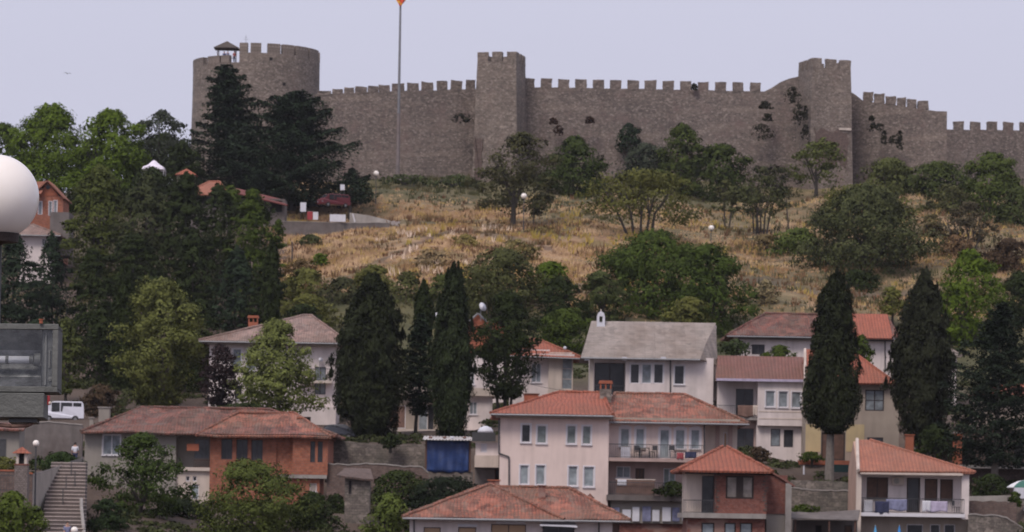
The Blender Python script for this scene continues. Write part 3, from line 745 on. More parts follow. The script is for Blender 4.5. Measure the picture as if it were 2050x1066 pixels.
def sq_tower(label, xl, xc, xr, ytop, ycren, ybot, D, yaw, front_w, side, merl_front, merl_side, side_on):
    """corner at xc; front face from corner, side face beyond; local frame yawed"""
    corner = W(xc, ybot, D)
    root = thing('fortress_tower', label, 'tower', corner, yaw)
    zt = W(xc, ytop, D).z - corner.z; zc = W(xc, ycren, D).z - corner.z
    sgn = -1 if side_on == 'right' else 1       # direction of the front face from the corner along local x
    x0, x1 = (sgn * front_w, 0) if sgn < 0 else (0, sgn * front_w)
    m = MB(); b = 0.5
    # battered body, floor inset behind a parapet
    vs = [(x0 - b, -b, -3), (x1 + b, -b, -3), (x1 + b, side + b, -3), (x0 - b, side + b, -3), (x0, 0, zc), (x1, 0, zc), (x1, side, zc), (x0, side, zc)]
    m.add(vs, [(0,1,5,4),(1,2,6,5),(2,3,7,6),(3,0,4,7),(4,5,6,7)])
    bo = m.build('tower_body', M['castle2'], root, sub=8); jitter(bo, 0.03)
    th = 0.7
    for (a, c_, dz) in merl_front:
        q = MB().box(min(a*sgn, c_*sgn), max(a*sgn, c_*sgn), -.01, th, zc - .1, zt + dz).build('merlon', M['castle2'], root, sub=1); jitter(q, .035)
        q = MB().box(min(a*sgn, c_*sgn), max(a*sgn, c_*sgn), side - th, side, zc - .1, zt + dz).build('merlon', M['castle2'], root, sub=1); jitter(q, .035)
    for (a, c_, dz) in merl_side:
        xs = (-th * .99, 0.01) if sgn < 0 else (-0.01, th * .99)
        q = MB().box(xs[0], xs[1], a, c_, zc - .1, zt + dz).build('merlon', M['castle2'], root, sub=1); jitter(q, .035)
        xs = (x0, x0 + th) if sgn < 0 else (x1 - th, x1)
        q = MB().box(xs[0], xs[1], a, c_, zc - .1, zt + dz).build('merlon', M['castle2'], root, sub=1); jitter(q, .035)
    return root
t2 = sq_tower('tall square stone tower with battlements in the middle of the fortress wall', 951, 1030, 1048.5, 103.5, 122.5, 348, 547, -math.radians(13), 6.1, 6.3,
         [(0, 1.5, 0), (2.25, 3.8, 0), (4.45, 6.1, 0)], [(.72, 1.9, 0), (2.6, 4.0, 0), (4.7, 5.58, 0)], 'right')
t3 = sq_tower('square stone tower on the right with overgrown cracked left face and red brick repairs below', 1601, 1623, 1702, 116, 135, 360, 547, math.radians(15), 6.2, 6.4,
         [(0, 1.5, 0), (2.2, 3.9, -.05), (4.5, 6.2, -.1)], [(.72, 2.0, 0), (2.7, 4.1, 0), (4.8, 5.65, 0)], 'left')
def ragged(name, root, x0, x1, z0, z1, y, mat, seed, thick=0.12, amp=0.5):
    rnd = random.Random(seed); pts = []
    n = 9
    for i in range(n): pts.append((x0 + (x1-x0)*i/n, z0 + rnd.uniform(0, amp)))
    for i in range(n): pts.append((x1 - rnd.uniform(0, amp * .6), z0 + (z1-z0)*i/n))
    for i in range(n): pts.append((x1 - (x1-x0)*i/n, z1 - rnd.uniform(0, amp)))
    for i in range(n): pts.append((x0 + rnd.uniform(0, amp * .6), z1 - (z1-z0)*i/n))
    return MB().prism(pts, y - thick, y + 0.4).build(name, mat, root)
ragged('brick_patch', t3, 0.05, 6.1, 1.5, 8.0, -.25, M['brickold'], 3, amp=1.0)
MB().box(4.3, 6.25, -.42, .1, 7.7, 8.05).build('stone_ledge', M['cream'], t3)
ragged('brick_patch', t2, -6.4, -4.9, -1.5, 5.6, -.35, M['brickold'], 5, amp=.6)

# round tower
RT_D = 562.0; rt_o = W(510, 345, RT_D); rt = thing('round_tower', 'great round stone tower with battlements at the left end of the fortress', 'tower', rt_o)
RR = 126.5 / (F / RT_D)
zlo = W(430, 127, RT_D - 8).z - rt_o.z; zhi = W(560, 108, RT_D - 9).z - rt_o.z
m = MB(); n = 96
ang0 = math.asin((486 - 511) / 126.5)
def rtp(a, r, z): return (r * math.sin(a), -r * math.cos(a), z)
for k in range(n):
    a0, a1 = -math.pi + 2*math.pi*k/n, -math.pi + 2*math.pi*(k+1)/n
    am = (a0 + a1) / 2; z = zhi if (am > ang0 and am < 2.6) else zlo
    rows = [(-5, RR + .35), (6, RR + .12), (12, RR), (z, RR)]
    for (z0, r0), (z1, r1) in zip(rows[:-1], rows[1:]):
        m.quad(rtp(a0, r0, z0), rtp(a1, r0, z0), rtp(a1, r1, z1), rtp(a0, r1, z1))
    m.poly([rtp(a0, RR, z), rtp(a1, RR, z), rtp(a1, 0, z), rtp(a0, 0, z)][:4])
for sgn_a in (ang0, 2.6):
    m.quad(rtp(sgn_a, RR, zlo), rtp(sgn_a, 0, zlo), rtp(sgn_a, 0, zhi), rtp(sgn_a, RR, zhi))
ob = m.build('tower_body', M['castle2'], rt)
uvd = ob.data.uv_layers[0].data
for pl_ in ob.data.polygons:
    if abs(pl_.normal.z) < .9:
        ac = math.atan2(pl_.center.x, -pl_.center.y)
        for li in pl_.loop_indices:
            co_ = ob.data.vertices[ob.data.loops[li].vertex_index].co; aa_ = math.atan2(co_.x, -co_.y)
            if aa_ - ac > 3: aa_ -= 2 * math.pi
            if aa_ - ac < -3: aa_ += 2 * math.pi
            uvd[li].uv = (aa_ * RR, co_.z)
def arc_merlon(a0, a1, z0, z1):
    q = MB(); k = 4; th = 0.8
    for i in range(k):
        b0, b1 = a0 + (a1-a0)*i/k, a0 + (a1-a0)*(i+1)/k
        vs = [rtp(b0, RR+.02, z0), rtp(b1, RR+.02, z0), rtp(b1, RR-th, z0), rtp(b0, RR-th, z0), rtp(b0, RR+.02, z1), rtp(b1, RR+.02, z1), rtp(b1, RR-th, z1), rtp(b0, RR-th, z1)]
        q.add(vs, [(0,1,5,4),(2,3,7,6),(4,5,6,7)] + ([(3,0,4,7)] if i == 0 else []) + ([(1,2,6,5)] if i == k-1 else []))
    q.build('merlon', M['castle2'], rt)
asn = lambda px: math.asin(max(-.999, min(.999, (px - 511) / 126.5)))
for a, b in ((385, 411), (421, 446), (449, 466)): arc_merlon(asn(a), asn(b), zlo - .1, zlo + 1.15)
for a, b in ((486, 502), (508, 529), (542, 566), (571, 592), (596, 618), (620.5, 636)): arc_merlon(asn(a), asn(b), zhi - .1, zhi + 1.5)
a = asn(636) + .12
while a < 2.5: arc_merlon(a, a + .17, zhi - .1, zhi + 1.4); a += .24
a = -math.pi + .1
while a < asn(386) - .25: arc_merlon(a, a + .17, zlo - .1, zlo + 1.15); a += .24
dh = MB()
for px, py in ((548, 124), (574, 173), (386, 180)):
    aa = asn(px); z = W(px, py, RT_D - 8).z - rt_o.z
    for s_ in (0,): 
        q = [rtp(aa - .025, RR + .03, z), rtp(aa + .025, RR + .03, z), rtp(aa + .025, RR + .03, z + .45), rtp(aa - .025, RR + .03, z + .5)]
        q2 = [rtp(aa - .025, RR - .2, z), rtp(aa + .025, RR - .2, z), rtp(aa + .025, RR - .2, z + .45), rtp(aa - .025, RR - .2, z + .5)]
        dh.add(q + q2, [(0,1,2,3),(0,4,5,1),(1,5,6,2),(2,6,7,3),(3,7,4,0)])
dh.build('putlog_hole_shade', M['black'], rt)  # solid black blocks stand in for the shade inside putlog holes

# lookout shelter on the round tower
g = thing('lookout_shelter', 'small open lookout shelter with pointed roof on top of the round tower', 'shelter', Vector(W(454, 122, RT_D - 5).to_tuple()[:2] + (rt_o.z + zlo,)))
s13 = F / (RT_D - 5); hh = (122 - 93) / s13 + .4
for x in (-1.35, 1.35):
    for y in (-1.2, 1.2): MB().tube((x, y, 0), (x, y, hh), .07).build('post', M['wood'], g)
MB().add([(-1.95,-1.7,hh),(1.95,-1.7,hh),(1.95,1.7,hh),(-1.95,1.7,hh),(0,0,hh+1.2)], [(0,1,4),(1,2,4),(2,3,4),(3,0,4)]).build('roof', plain('grey green roofing', (0.075, 0.06, 0.052), .9, .2, 1), g, solid=.1)
MB().box(-1.35, 1.35, -1.22, -1.16, 1.0, 1.08).build('rail', M['wood'], g)
for px, mt in ((492, 'metal'), ):
    o = thing('mast', 'thin antenna mast standing behind the battlements of the round tower', 'antenna', Vector(W(px, 100, RT_D).to_tuple()[:2] + (rt_o.z + zhi,)))
    MB().tube((0,0,0), (0,0,4.0), .035, .02).build('pole', M['metal'], o); MB().tube((-.4,0,3.3), (.4,0,3.3), .015).tube((-.25,0,3.6), (.25,0,3.6), .015).build('aerial', M['metal'], o)

# ------------------------------------------------------------------ people (skinned skeleton -> one continuous body)
def skin(name, verts, edges, radii, mat, parent, sub=2):
    me = bpy.data.meshes.new(name); me.from_pydata(verts, edges, [])
    bm = bmesh.new(); bm.from_mesh(me); ly = bm.verts.layers.skin.verify(); bm.verts.ensure_lookup_table()
    for v, r in zip(bm.verts, radii):
        rr = r if isinstance(r, tuple) else (r, r); v[ly].radius = rr
    bm.verts[0][ly].use_root = True; bm.to_mesh(me); bm.free()
    o = bpy.data.objects.new(name, me); C.objects.link(o); me.materials.append(mat); o.parent = parent
    o.modifiers.new('skin', 'SKIN').use_smooth_shade = True
    sm = o.modifiers.new('sub', 'SUBSURF'); sm.levels = sm.render_levels = sub
    return o
def person(label, loc, rz, top, bottom, hair='hair', stride=0.12, arm=0.15, h=1.72):
    r = thing('person', label, 'person', loc, rz); k = h / 1.72
    V = [(0,0,.95),(0,0,1.15),(0,.0,1.40),(0,-.01,1.50),(0,-.02,1.60),(0,-.01,1.70),
         (.09,0,.90),(.10,-stride,.50),(.10,-stride*.8,.08),(.10,-stride-.14,.04),
         (-.09,0,.90),(-.10,stride,.50),(-.10,stride*1.6,.09),(-.10,stride*1.5-.14,.04),
         (.17,0,1.40),(.22,arm*.4,1.14),(.24,-arm*.4,.90),(.24,-arm*.6,.80),
         (-.17,0,1.40),(-.22,-arm*.4,1.14),(-.24,-arm*1.4,.92),(-.24,-arm*1.7,.82)]
    E = [(0,1),(1,2),(2,3),(3,4),(4,5),(0,6),(6,7),(7,8),(8,9),(0,10),(10,11),(11,12),(12,13),(2,14),(14,15),(15,16),(16,17),(2,18),(18,19),(19,20),(20,21)]
    Rr = [(.14,.10),(.13,.095),(.15,.10),.052,(.075,.09),(.06,.075),.085,.058,.038,.035,.085,.058,.038,.035,.058,.042,.03,.032,.058,.042,.03,.032]
    V = [tuple(c * k for c in v) for v in V]; Rr = [tuple(c * k for c in q) if isinstance(q, tuple) else q * k for q in Rr]
    skin('body', V, E, Rr, M['skin'], r)
    ti = [0,1,2,14,15,18,19]; mp = {a: i for i, a in enumerate(ti)}
    skin('shirt', [V[a] for a in ti], [(mp[a], mp[b]) for a, b in ((0,1),(1,2),(2,14),(14,15),(2,18),(18,19))],
         [tuple(c + .022 for c in (Rr[a] if isinstance(Rr[a], tuple) else (Rr[a], Rr[a]))) for a in ti], M[top], r)
    bi = [0,6,7,8,10,11,12]; mp = {a: i for i, a in enumerate(bi)}
    skin('trousers', [V[a] for a in bi], [(mp[a], mp[b]) for a, b in ((0,6),(6,7),(7,8),(0,10),(10,11),(11,12))],
         [tuple(c + .02 for c in (Rr[a] if isinstance(Rr[a], tuple) else (Rr[a], Rr[a]))) for a in bi], M[bottom], r)
    MB().ball((0, .012*k, 1.675*k), .098*k, 12, 1.05).build('hair', M[hair], r, smooth=True)
    return r
plain('blue shirt', (0.05, 0.08, 0.22)); M['blue'] = _plain['blue shirt']
pl = rt_o.z + zlo
for px, lab, t_, b_, dy in ((449, 'person in blue leaning at the left post of the lookout shelter', 'blue', 'cloth_n', -6.2), (456, 'person in dark blue in the middle of the lookout shelter', 'cloth_b', 'cloth_n', -6.6), (469, 'person in red at the right post of the lookout shelter', 'cloth_r', 'cloth_n', -6.4)):
    person(lab, Vector((W(px, 110, RT_D + dy).x, RT_D + dy, pl + .35)), 0.2, t_, b_, stride=.03)

# flagpole with its hanging flag
fp = W(796, 353, 545); FH = (W(804, 3, 545).z - fp.z)
fl = thing('flagpole', 'very tall grey flagpole standing in front of the fortress wall', 'flagpole', fp)
MB().tube((0,0,-.5), (0,0,FH * .36), .30, .25, 14).build('lower_pole', plain('rusty grey pole', (0.18, 0.15, 0.15), .6, .3, 1, stain=(0.16, 0.10, 0.075)), fl)
MB().tube((0,0,FH * .36), (0,0,FH * .36 + .15), .29, .29, 14).tube((0,0,FH * .36 + .15), (0,0,FH + 9), .22, .12, 14).build('upper_pole', M['galv'], fl)
MB().box(-.6, .6, -.6, .6, -.6, .12).build('foot_plate', M['concrete'], fl)
# limp flag, corner just reaching into view
me = MB(); nu, nv = 14, 26; vs = []
for j in range(nv + 1):
    t = j / nv
    wdt = 1.5 * min(1, t * 7.0 + .05) * (1 + .15 * math.sin(t * 5))
    for i in range(nu + 1):
        u = i / nu; vs.append(((u - .45) * wdt * 1.0, -.35 + .22 * math.sin(u * 14 + t * 2) * min(1, t * 4 + .2), FH - .85 + t * 8.2))
me.add(vs, [(j*(nu+1)+i, j*(nu+1)+i+1, (j+1)*(nu+1)+i+1, (j+1)*(nu+1)+i) for j in range(nv) for i in range(nu)])
fmat, n_, l_, p_ = newmat('flag cloth'); wv = n_.new('ShaderNodeTexWave'); wv.inputs['Scale'].default_value = 0.5; wv.inputs['Distortion'].default_value = 1.5; wv.bands_direction = 'DIAGONAL'
l_.new(coord(n_), wv.inputs['Vector']); l_.new(mixn(n_, l_, rampn(n_, l_, wv.outputs['Fac'], .86, .93), (0.62, 0.075, 0.03), (0.75, 0.45, 0.04)), p_.inputs['Base Color'])
fo = me.build('flag', fmat, None, smooth=True, solid=.02, loc=fp); tag(fo, 'lower tip of a limp red and yellow flag at the top of the flagpole', 'flag')

# bird
bd = thing('bird', 'small dark bird flying in the sky left of the round tower', 'bird', W(135, 148, 300)); bd.rotation_euler = (0, 0, .3)
skin('body', [(0,-.12,0),(0,0,.01),(0,.14,0),(0,.24,.0)], [(0,1),(1,2),(2,3)], [.025,.045,.03,.02], M['metal'], bd, 1)
for s_ in (-1, 1): MB().add([(0,-.05,.02),(s_*.16,-.07,.09),(s_*.36,.03,.02),(s_*.16,.07,.08),(0,.07,.02)], [(0,1,3,4),(1,2,3)]).build('wing', M['metal'], bd, solid=.01)
# ------------------------------------------------------------------ houses
def pane_set(h, rects, dd, **k):
    for r in rects: h.window(r, dd, **k)

# ---- pink two-wing house in the centre
h = Bld('pink_house', 'big pale pink two-storey house with orange tiled roof and pale blue blinds in the centre', 'house', 262, 1110, 1010)
U = [(1044,850,1062,886),(1075,852,1094,888),(1135,852,1153,889),(1166,853,1183,890)]
Lw = [(1041,932,1058,970),(1073,932,1091,971),(1138,934,1156,973),(1169,935,1189,975)]
h.block((1000,836,1218,1012), 0, 13, M['pink'], U + Lw, down=1.5)
for r, p in zip(U, ('glass', 'blindg', 'blindg', 'blindg')): h.window(r, 0, pane=p, surround=.09, cols=1)
for r in Lw: h.window(r, 0, pane='blind', surround=.09, cols=1)
R2 = [(1242,858,1260,896),(1273,858,1290,898),(1321,860,1340,918),(1352,860,1371,900),(1383,860,1401,900)]
h.block((1216,842,1412,919), 1.6, 11, M['pink'], R2, name='wing_wall')
for i, r in enumerate(R2): h.window(r, 1.6, pane='blind', surround=.13, arch=True, cols=1, sill=False if i == 2 else 'grey', name='window' if i != 2 else 'balcony_door')
R3 = [(1234,934,1262,957),(1272,938,1290,962),(1328,938,1352,985)]
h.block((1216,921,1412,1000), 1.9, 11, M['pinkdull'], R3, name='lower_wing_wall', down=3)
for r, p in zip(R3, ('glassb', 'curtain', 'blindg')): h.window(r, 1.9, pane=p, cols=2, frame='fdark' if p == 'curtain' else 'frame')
h.block((1408,848,1475,1000), 3.2, 9, M['cream'], [(1448,866,1456,900)], name='end_wall', down=3)
h.window((1448,866,1456,900), 3.2, pane='tan', cols=1, sill=False)
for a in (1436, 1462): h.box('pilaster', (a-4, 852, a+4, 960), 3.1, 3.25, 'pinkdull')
h.hip(982,1228,829,1120,1205,786,-1.0,13,'t_new', rd=6, dr=0)
h.hip(1205,1500,845,1232,1370,789,.7,14,'t_mix', rd=6.2, name='wing_roof')
h.box('soffit', (992,829,1222,838), -.7, 0, 'beige'); h.box('soffit', (1219,838,1482,846), 1.0, 1.6, 'beige')
h.pipe([(999,840),(999,908),(1019,915),(1019,1010)], -.12, .055, 'metal'); h.pipe([(1410,850),(1410,915)], 1.45, .055, 'metal')
bal = h.box('balcony_slab', (1217,918,1412,925), .1, 1.6, 'pinkdull'); h.rail((1218,890,1411,918), .15, 'metal', .13)
bal = h.box('terrace_slab', (1214,992,1374,1003), -.4, 1.9, 'darkconcrete'); h.rail((1218,966,1372,992), -.35, 'metal', .15)
h.block((1222,1003,1376,1048), .3, 2, M['grey'], [], name='balcony_wall', down=0)
h.block((1240,1048,1378,1075), .6, 2, M['brickred'], [], name='brick_base', down=1)
rnd = random.Random(4)
for i, x in enumerate(range(1226, 1372, 20)):
    tag(h.box('panel', (x, 1019 + rnd.uniform(-5, 4), x + rnd.choice((14, 17)), 1044), .12 + .01 * (i % 2), .26, 'signw' if i % 3 else 'cloth_b'))
h.chimney((1201,779,1224,797), 4.0, mat='stone', cap='orange', depth=.7, style='legs', down=1.6)
h.chimney((1049,790,1078,798), 9, mat='orange', cap='t_old', depth=.7, style='slab', down=1)
def put(fn, name, label, cat, loc, rz=0, group=None):
    r = thing(name, label, cat, loc, rz, group); fn(r); return r
def chair(r, mat='metal'):
    MB().box(-.22, .22, -.22, .22, .42, .46).build('seat', M[mat], r)
    MB().box(-.22, .22, .19, .23, .55, .9).box(-.2, -.16, .19, .23, .46, .55).box(.16, .2, .19, .23, .46, .55).build('backrest', M[mat], r)
    for x in (-.19, .19):
        for y in (-.19, .19): MB().box(x-.02, x+.02, y-.02, y+.02, 0, .42).build('leg', M[mat], r)
def table(r, mat='darkwood', w_=.5, hgt=.74):
    MB().box(-w_, w_, -.35, .35, hgt - .04, hgt).build('tabletop', M[mat], r)
    for x in (-w_+.06, w_-.06):
        for y in (-.3, .3): MB().box(x-.025, x+.025, y-.025, y+.025, 0, hgt - .04).build('leg', M[mat], r)
def cloth(r, w_, hh, mat, seed=0, thick=.02):
    nu, nv = 14, 8; vs = []
    for j in range(nv+1):
        for i in range(nu+1):
            u, v = i/nu, j/nv; vs.append(((u-.5)*w_, .05*math.sin(u*13+seed)*v, -v*hh*(1+.06*math.sin(u*7+seed))))
    o = MB().add(vs, [(j*(nu+1)+i, (j+1)*(nu+1)+i, (j+1)*(nu+1)+i+1, j*(nu+1)+i+1) for j in range(nv) for i in range(nu)]).build('fabric', M[mat], r, smooth=True, solid=thick); return o
b = h.o
def at(px, py, D): return W(px, py, D)
put(lambda r: table(r, 'metal', .4), 'table', 'small dark table on the upper balcony of the pink house', 'table', at(1290, 917, 262.9))
put(chair, 'chair', 'dark chair left of the small table on the pink house balcony', 'chair', at(1277, 917, 262.9), .4)
put(chair, 'chair', 'dark chair just left of the balcony door of the pink house', 'chair', at(1308, 917, 262.9), -.6)
put(chair, 'chair', 'dark chair right of the balcony door of the pink house', 'chair', at(1346, 917, 262.9), .2)
put(lambda r: MB().box(-.35,.35,-.2,.2,0,.82).build('body', M['signw'], r) and MB().box(-.37,.37,-.22,.2,.82,.87).build('lid', M['grey'], r), 'cupboard', 'low pale cupboard at the left end of the pink house balcony', 'cupboard', at(1252, 917, 262.9))
put(lambda r: (cloth(r, .85, .45, 'cloth_n', 1), MB().tube((-.8,0,0),(.9,0,0),.012).build('line', M['metal'], r)), 'laundry', 'navy cloth hanging over the pink house balcony rail', 'laundry', at(1383, 905, 262.05))
put(lambda r: cloth(r, .5, .45, 'cloth_r', 2), 'laundry', 'red cloth hanging beside the navy cloth on the balcony rail', 'laundry', at(1362, 907, 262.05))
put(lambda r: (MB().box(-1.4,1.4,0,.06,0,1.15).build('board', M['screen'], r), MB().box(-1.45,1.45,-.03,.09,1.15,1.22).build('top_rail', M['cream'], r)), 'screen', 'brown reed screen on the lower terrace of the pink house', 'screen', at(1272, 993, 261.9))
put(lambda r: MB().box(-.33,.33,0,.05,0,.42).build('board', M['signw'], r), 'notice_board', 'white board fixed above the brown screen of the pink house', 'board', at(1245, 972, 261.85))
put(lambda r: MB().lathe([(.12,0),(.18,.3),(.2,.32),(.2,.36)], n=12).build('pot', M['orange'], r), 'plant_pot', 'clay pot on the lower terrace of the pink house', 'pot', at(1300, 992, 262.4))

# ---- bottom house with the long weathered roof
h = Bld('low_house', 'cream house with long weathered red roof, brown blinds and a small awning at bottom centre', 'house', 240, 1030, 1050)
Wn = [(848,1056,882,1085),(917,1056,953,1085),(983,1050,1053,1090),(1086,1046,1150,1085)]
h.block((820,1034,1226,1085), 0, 10, M['white'], Wn, down=6)
for r in Wn: h.window(r, 0, pane='tan' if r[0] < 1080 else 'darkwood' if False else 'glass', frame='fdark', cols=2 if r[0] > 960 else 1, sill=False)
h.box('lintel', (917,1050,955,1055), -.1, .05, 'signw'); h.box('lintel', (993,1044,1052,1049), -.12, .05, 'signw')
h.hip(806,1262,1038,962,1140,976,-.9,10.5,'t_mix', rd=4.5, wob=.16)
h.hip(806,1130,1037.5,978,982,971,-.95,6.5,'t_mix', rd=3.4, wob=.14, name='front_roof')
h.pipe([(829,1036),(829,1090)], -.1, .05, 'metal'); h.pipe([(1199,1040),(1199,1090)], -.1, .05, 'metal')
h.chimney((1078,974,1092,1003), 2.4, mat='brickred', cap='t_old', depth=.6, style='slab', down=1.4)
h.chimney((1174,998,1188,1010), 3.4, mat='brickred', cap='t_old', depth=.5, style='tile', down=1.2)
h.chimney((978,963,1000,974), 6.5, mat='brickred', cap='orange', depth=.6, style='slab', down=1.2)
aw = thing('awning', 'small white canvas awning over the window of the low bottom house', 'awning', W(1118, 1046, 239.95))
a = W(1118, 1046, 239.95)
MB().add([(-1.05,0,.0),(1.1,0,.0),(1.25,-1.1,-.33),(-1.25,-1.1,-.25)], [(0,1,2,3)]).build('canvas', M['signw'], aw, solid=.04, sub=3, wob=.05)
for x in (-1.0, 1.05): MB().tube((x,0,-.5),(x*1.15,-1.08,-.32),.02).build('arm', M['metal'], aw)

# ---- little brick house with the bright hip roof
h = Bld('brick_house', 'small unfinished red brick house with bright orange pyramid roof', 'house', 246, 1455, 1028)
ws = [(1453,953,1480,999),(1480.5,953,1509,999)]
ws = [(1453,953,1509,999)]
h.block((1431,944,1535,1029), 0, 8, M['brickred'], ws, down=0)
h.block((1374,942,1431,1029), 1.0, 6, M['cream'], [(1405,953,1431,1029)], name='stucco_wall')
h.window((1405,953,1430,1028), 1.0, pane='glass', frame='fdark', cols=1, rows=1, sill=False, name='door')
h.window((1453,953,1509,999), 0, pane='lace', frame='darkwood', cols=2, sill=False, bar=.12)
x0, x1, z0, z1 = h.rect((1474,955,1488,998)); MB().box(x0, x1, .02, .1, z0, z1).build('shutter', M['darkwood'], h.root)
h.hip(1358,1548,943,1446,1456,895,-1.2,9,'t_new', rd=3.6, wob=.02, gutter=None)
h.box('eaves', (1372,943,1536,950), -.6, 0, 'darkwood')
h.box('floor_slab', (1366,1028,1534,1038), -.45, 7, 'concrete'); h.rail((1368,1001,1431,1028), -.35, 'metal', .11)
g_ = [(1404,1047,1430,1090),(1450,1047,1473,1090),(1481,1047,1506,1090)]
h.block((1376,1038,1531,1085), .15, 7, M['brickred'], g_, down=5, name='lower_wall')
for r in g_: h.window(r, .15, pane='blind', frame='darkwood', cols=1, sill=False, bar=.09)
h.block((1534,952,1576,1029), 2.2, 5, M['brickred'], [], name='side_extension'); h.block((1534,1029,1576,1085), 2.3, 5, M['grey'], [], name='extension_base', down=5)
h.box('corner_post', (1572,968,1584,1085), 2.0, 2.35, 'concrete', down=3)
P_ = [h.pt(1515,926,2.0), h.pt(1592,972,2.0)]; P2 = [Vector((p.x, 7.5, p.z)) for p in P_]
MB().poly([P_[0], P_[1], P2[1], P2[0]]).build('lean_to_roof', M['t_brown'], h.root, solid=.12, wob=.04, sub=3)
for i in range(2):
    q = [h.pt(1431 + 104 * i + (-5 if i else 0), 960, -.03)]
for sx in (1433, 1530):
    m = MB(); rnd = random.Random(sx)
    for k in range(12):
        y_ = 950 + k * 6.3; x_ = sx + rnd.uniform(-4, 2); x0, x1, z0, z1 = h.rect((x_, y_, x_ + rnd.uniform(3, 8), y_ + 3.4)); m.box(x0, x1, -.05, .02, z0, z1)
    m.build('toothed_bricks', M['brickold'], h.root)

h = Bld('lean_to_shed', 'dark open shed under a sagging grey sheet roof between brick house and veranda house', 'shed', 252, 1650, 1085)
h.block((1588,1042,1716,1085), 2.5, 1, M['darkconcrete'], [(1632,1052,1645,1085),(1690,1052,1706,1085)], down=3); h.window((1632,1052,1645,1085), 2.5, pane='black', frame='fdark', cols=1, sill=False); h.window((1690,1052,1706,1085), 2.5, pane='curtain', frame='fdark', cols=1, sill=False)
MB().poly([h.pt(1584,1037,-.3), h.pt(1718,1040,-.3), h.pt(1722,1022,2.6), h.pt(1584,1027,2.6)]).build('sheet_roof', M['darkconcrete'], h.root, solid=.06, sub=6, wob=.14)
for px in (1592, 1660, 1712): x_, zb_, zt_ = h.X(px,1060,-.2), h.Z(px,1085,-.2), h.Z(px,1040,-.2); MB().box(x_-.06, x_+.06, -.2, -.08, zb_-3, zt_).build('post', M['wood'], h.root)
r = thing('gate', 'dark green sheet metal gate below the beige house terrace, right of the cypress trunk', 'gate', W(1690, 972, 306)); MB().box(-.95,.95,0,.05,0,1.75).build('panel', plain('dark green paint', (.012,.05,.045), .6, .2, 2), r)
for x in (-1.0, .95): MB().box(x, x+.06, -.01, .07, -.5, 1.85).build('post', M['metal'], r)
r = thing('pipe', 'short upright white pipe standing left of the cypress trunk', 'pipe', W(1609, 962, 303)); MB().tube((0,0,-.4),(0,0,1.2),.07).build('shaft', M['signw'], r); MB().tube((0,0,1.2),(0,0,1.27),.09).build('cap', M['grey'], r)
# ---- right front house with veranda
h = Bld('veranda_house', 'white house with salmon tiled roof and laundry along its veranda, bottom right', 'house', 256, 1820, 1030)
wv_ = [(1735,956,1778,1000),(1815,957,1842,1026),(1851,959,1877,1003),(1882,960,1908,1003)]
h.block((1722,946,1926,1030), 1.5, 8, M['white'], wv_)
h.window(wv_[0], 1.5, pane='curtain', frame='darkwood', cols=2, sill='grey'); h.window(wv_[1], 1.5, pane='glass', frame='darkwood', cols=1, sill=False, name='door', bar=.12)
for r in wv_[2:]: h.window(r, 1.5, pane='curtain', frame='darkwood', cols=1, sill='grey', bar=.08)
h.box('corner_pillar', (1925,950,1940,1040), 0, .4, 'white'); MB().poly([h.pt(1722,1085,.1), h.pt(1722,946,.1), h.pt(1714,884,4.6), h.pt(1704,938,8.5), h.pt(1702,1085,8.5)][::-1]).build('side_wall', M['peach'], h.root, solid=.2)
h.box('white_verge', (1714,940,1724,1085), -.12, .2, 'cream', down=2)
h.box('floor_slab', (1722,1028,1932,1035), -.1, 1.5, 'frame'); h.rail((1724,998,1930,1028), -.05, 'metal', .14)
lw = [(1815,1050,1848,1085),(1862,1050,1882,1085),(1890,1050,1912,1085)]
h.block((1722,1035,1940,1085), 1.2, 8, M['beige'], lw, down=5, name='lower_wall')
for r in lw: h.window(r, 1.2, pane='glass', frame='cream' if False else 'beigef' if False else 'frame', cols=1, sill=False)
A, B_ = h.pt(1718,943,-.4), h.pt(1952,945,-.4); T0, T1 = h.pt(1716,881,5), h.pt(1742,881,5)
A2, B2 = Vector((h.pt(1701,900,9).x, 10, A.z)), Vector((B_.x, 10, A.z))
rf = MB().poly([A, B_, T1, T0]).poly([B_, B2, T1]).poly([B2, A2, T0, T1]).build('roof', M['t_salmon'], h.root, solid=.16, sub=5, wob=.015)
MB().path([A + Vector((0,-.1,.02)), T0 + Vector((0,0,.05))], [.13, .13], 6).build('verge_board', M['cream'], rf)
k = MB()
for i in range(18): k.tube(T1.lerp(B_, i/18), T1.lerp(B_, (i+1.1)/18), .12, .1, 7)
k.build('ridge_tiles', M['t_salmon'], rf)
h.box('fascia', (1722,944,1928,951), -.35, -.2, 'cream'); h.box('ceiling', (1722,951,1928,953), -.2, 1.5, 'cream')
put(lambda r: (MB().box(-.42,.42,-.3,0,0,.55).build('case', M['cream'], r), MB().tube((-.12,-.32,.27),(-.12,-.29,.27),.21,n=16).build('fan_grille', M['grill'], r)), 'air_conditioner', 'cream air conditioner unit on the veranda wall between window and door', 'air conditioner', at(1797, 971, 257.45))
put(lambda r: cloth(r, 1.5, .8, 'cloth_b', 3), 'laundry', 'blue grey washing hanging on the veranda rail left of the door', 'laundry', at(1795, 1000, 255.9))
put(lambda r: cloth(r, 1.0, .85, 'cloth_n', 5), 'laundry', 'dark navy washing hanging on the veranda rail beside the blue grey washing', 'laundry', at(1766, 1004, 255.88))
put(lambda r: cloth(r, 1.5, .75, 'cloth_l', 6), 'laundry', 'lilac sheet hanging on the veranda rail right of the door', 'laundry', at(1876, 1004, 255.9))
put(lambda r: cloth(r, .6, .75, 'signw', 7), 'laundry', 'small white towel hanging on the veranda rail just right of the door', 'laundry', at(1855, 1003, 255.86))
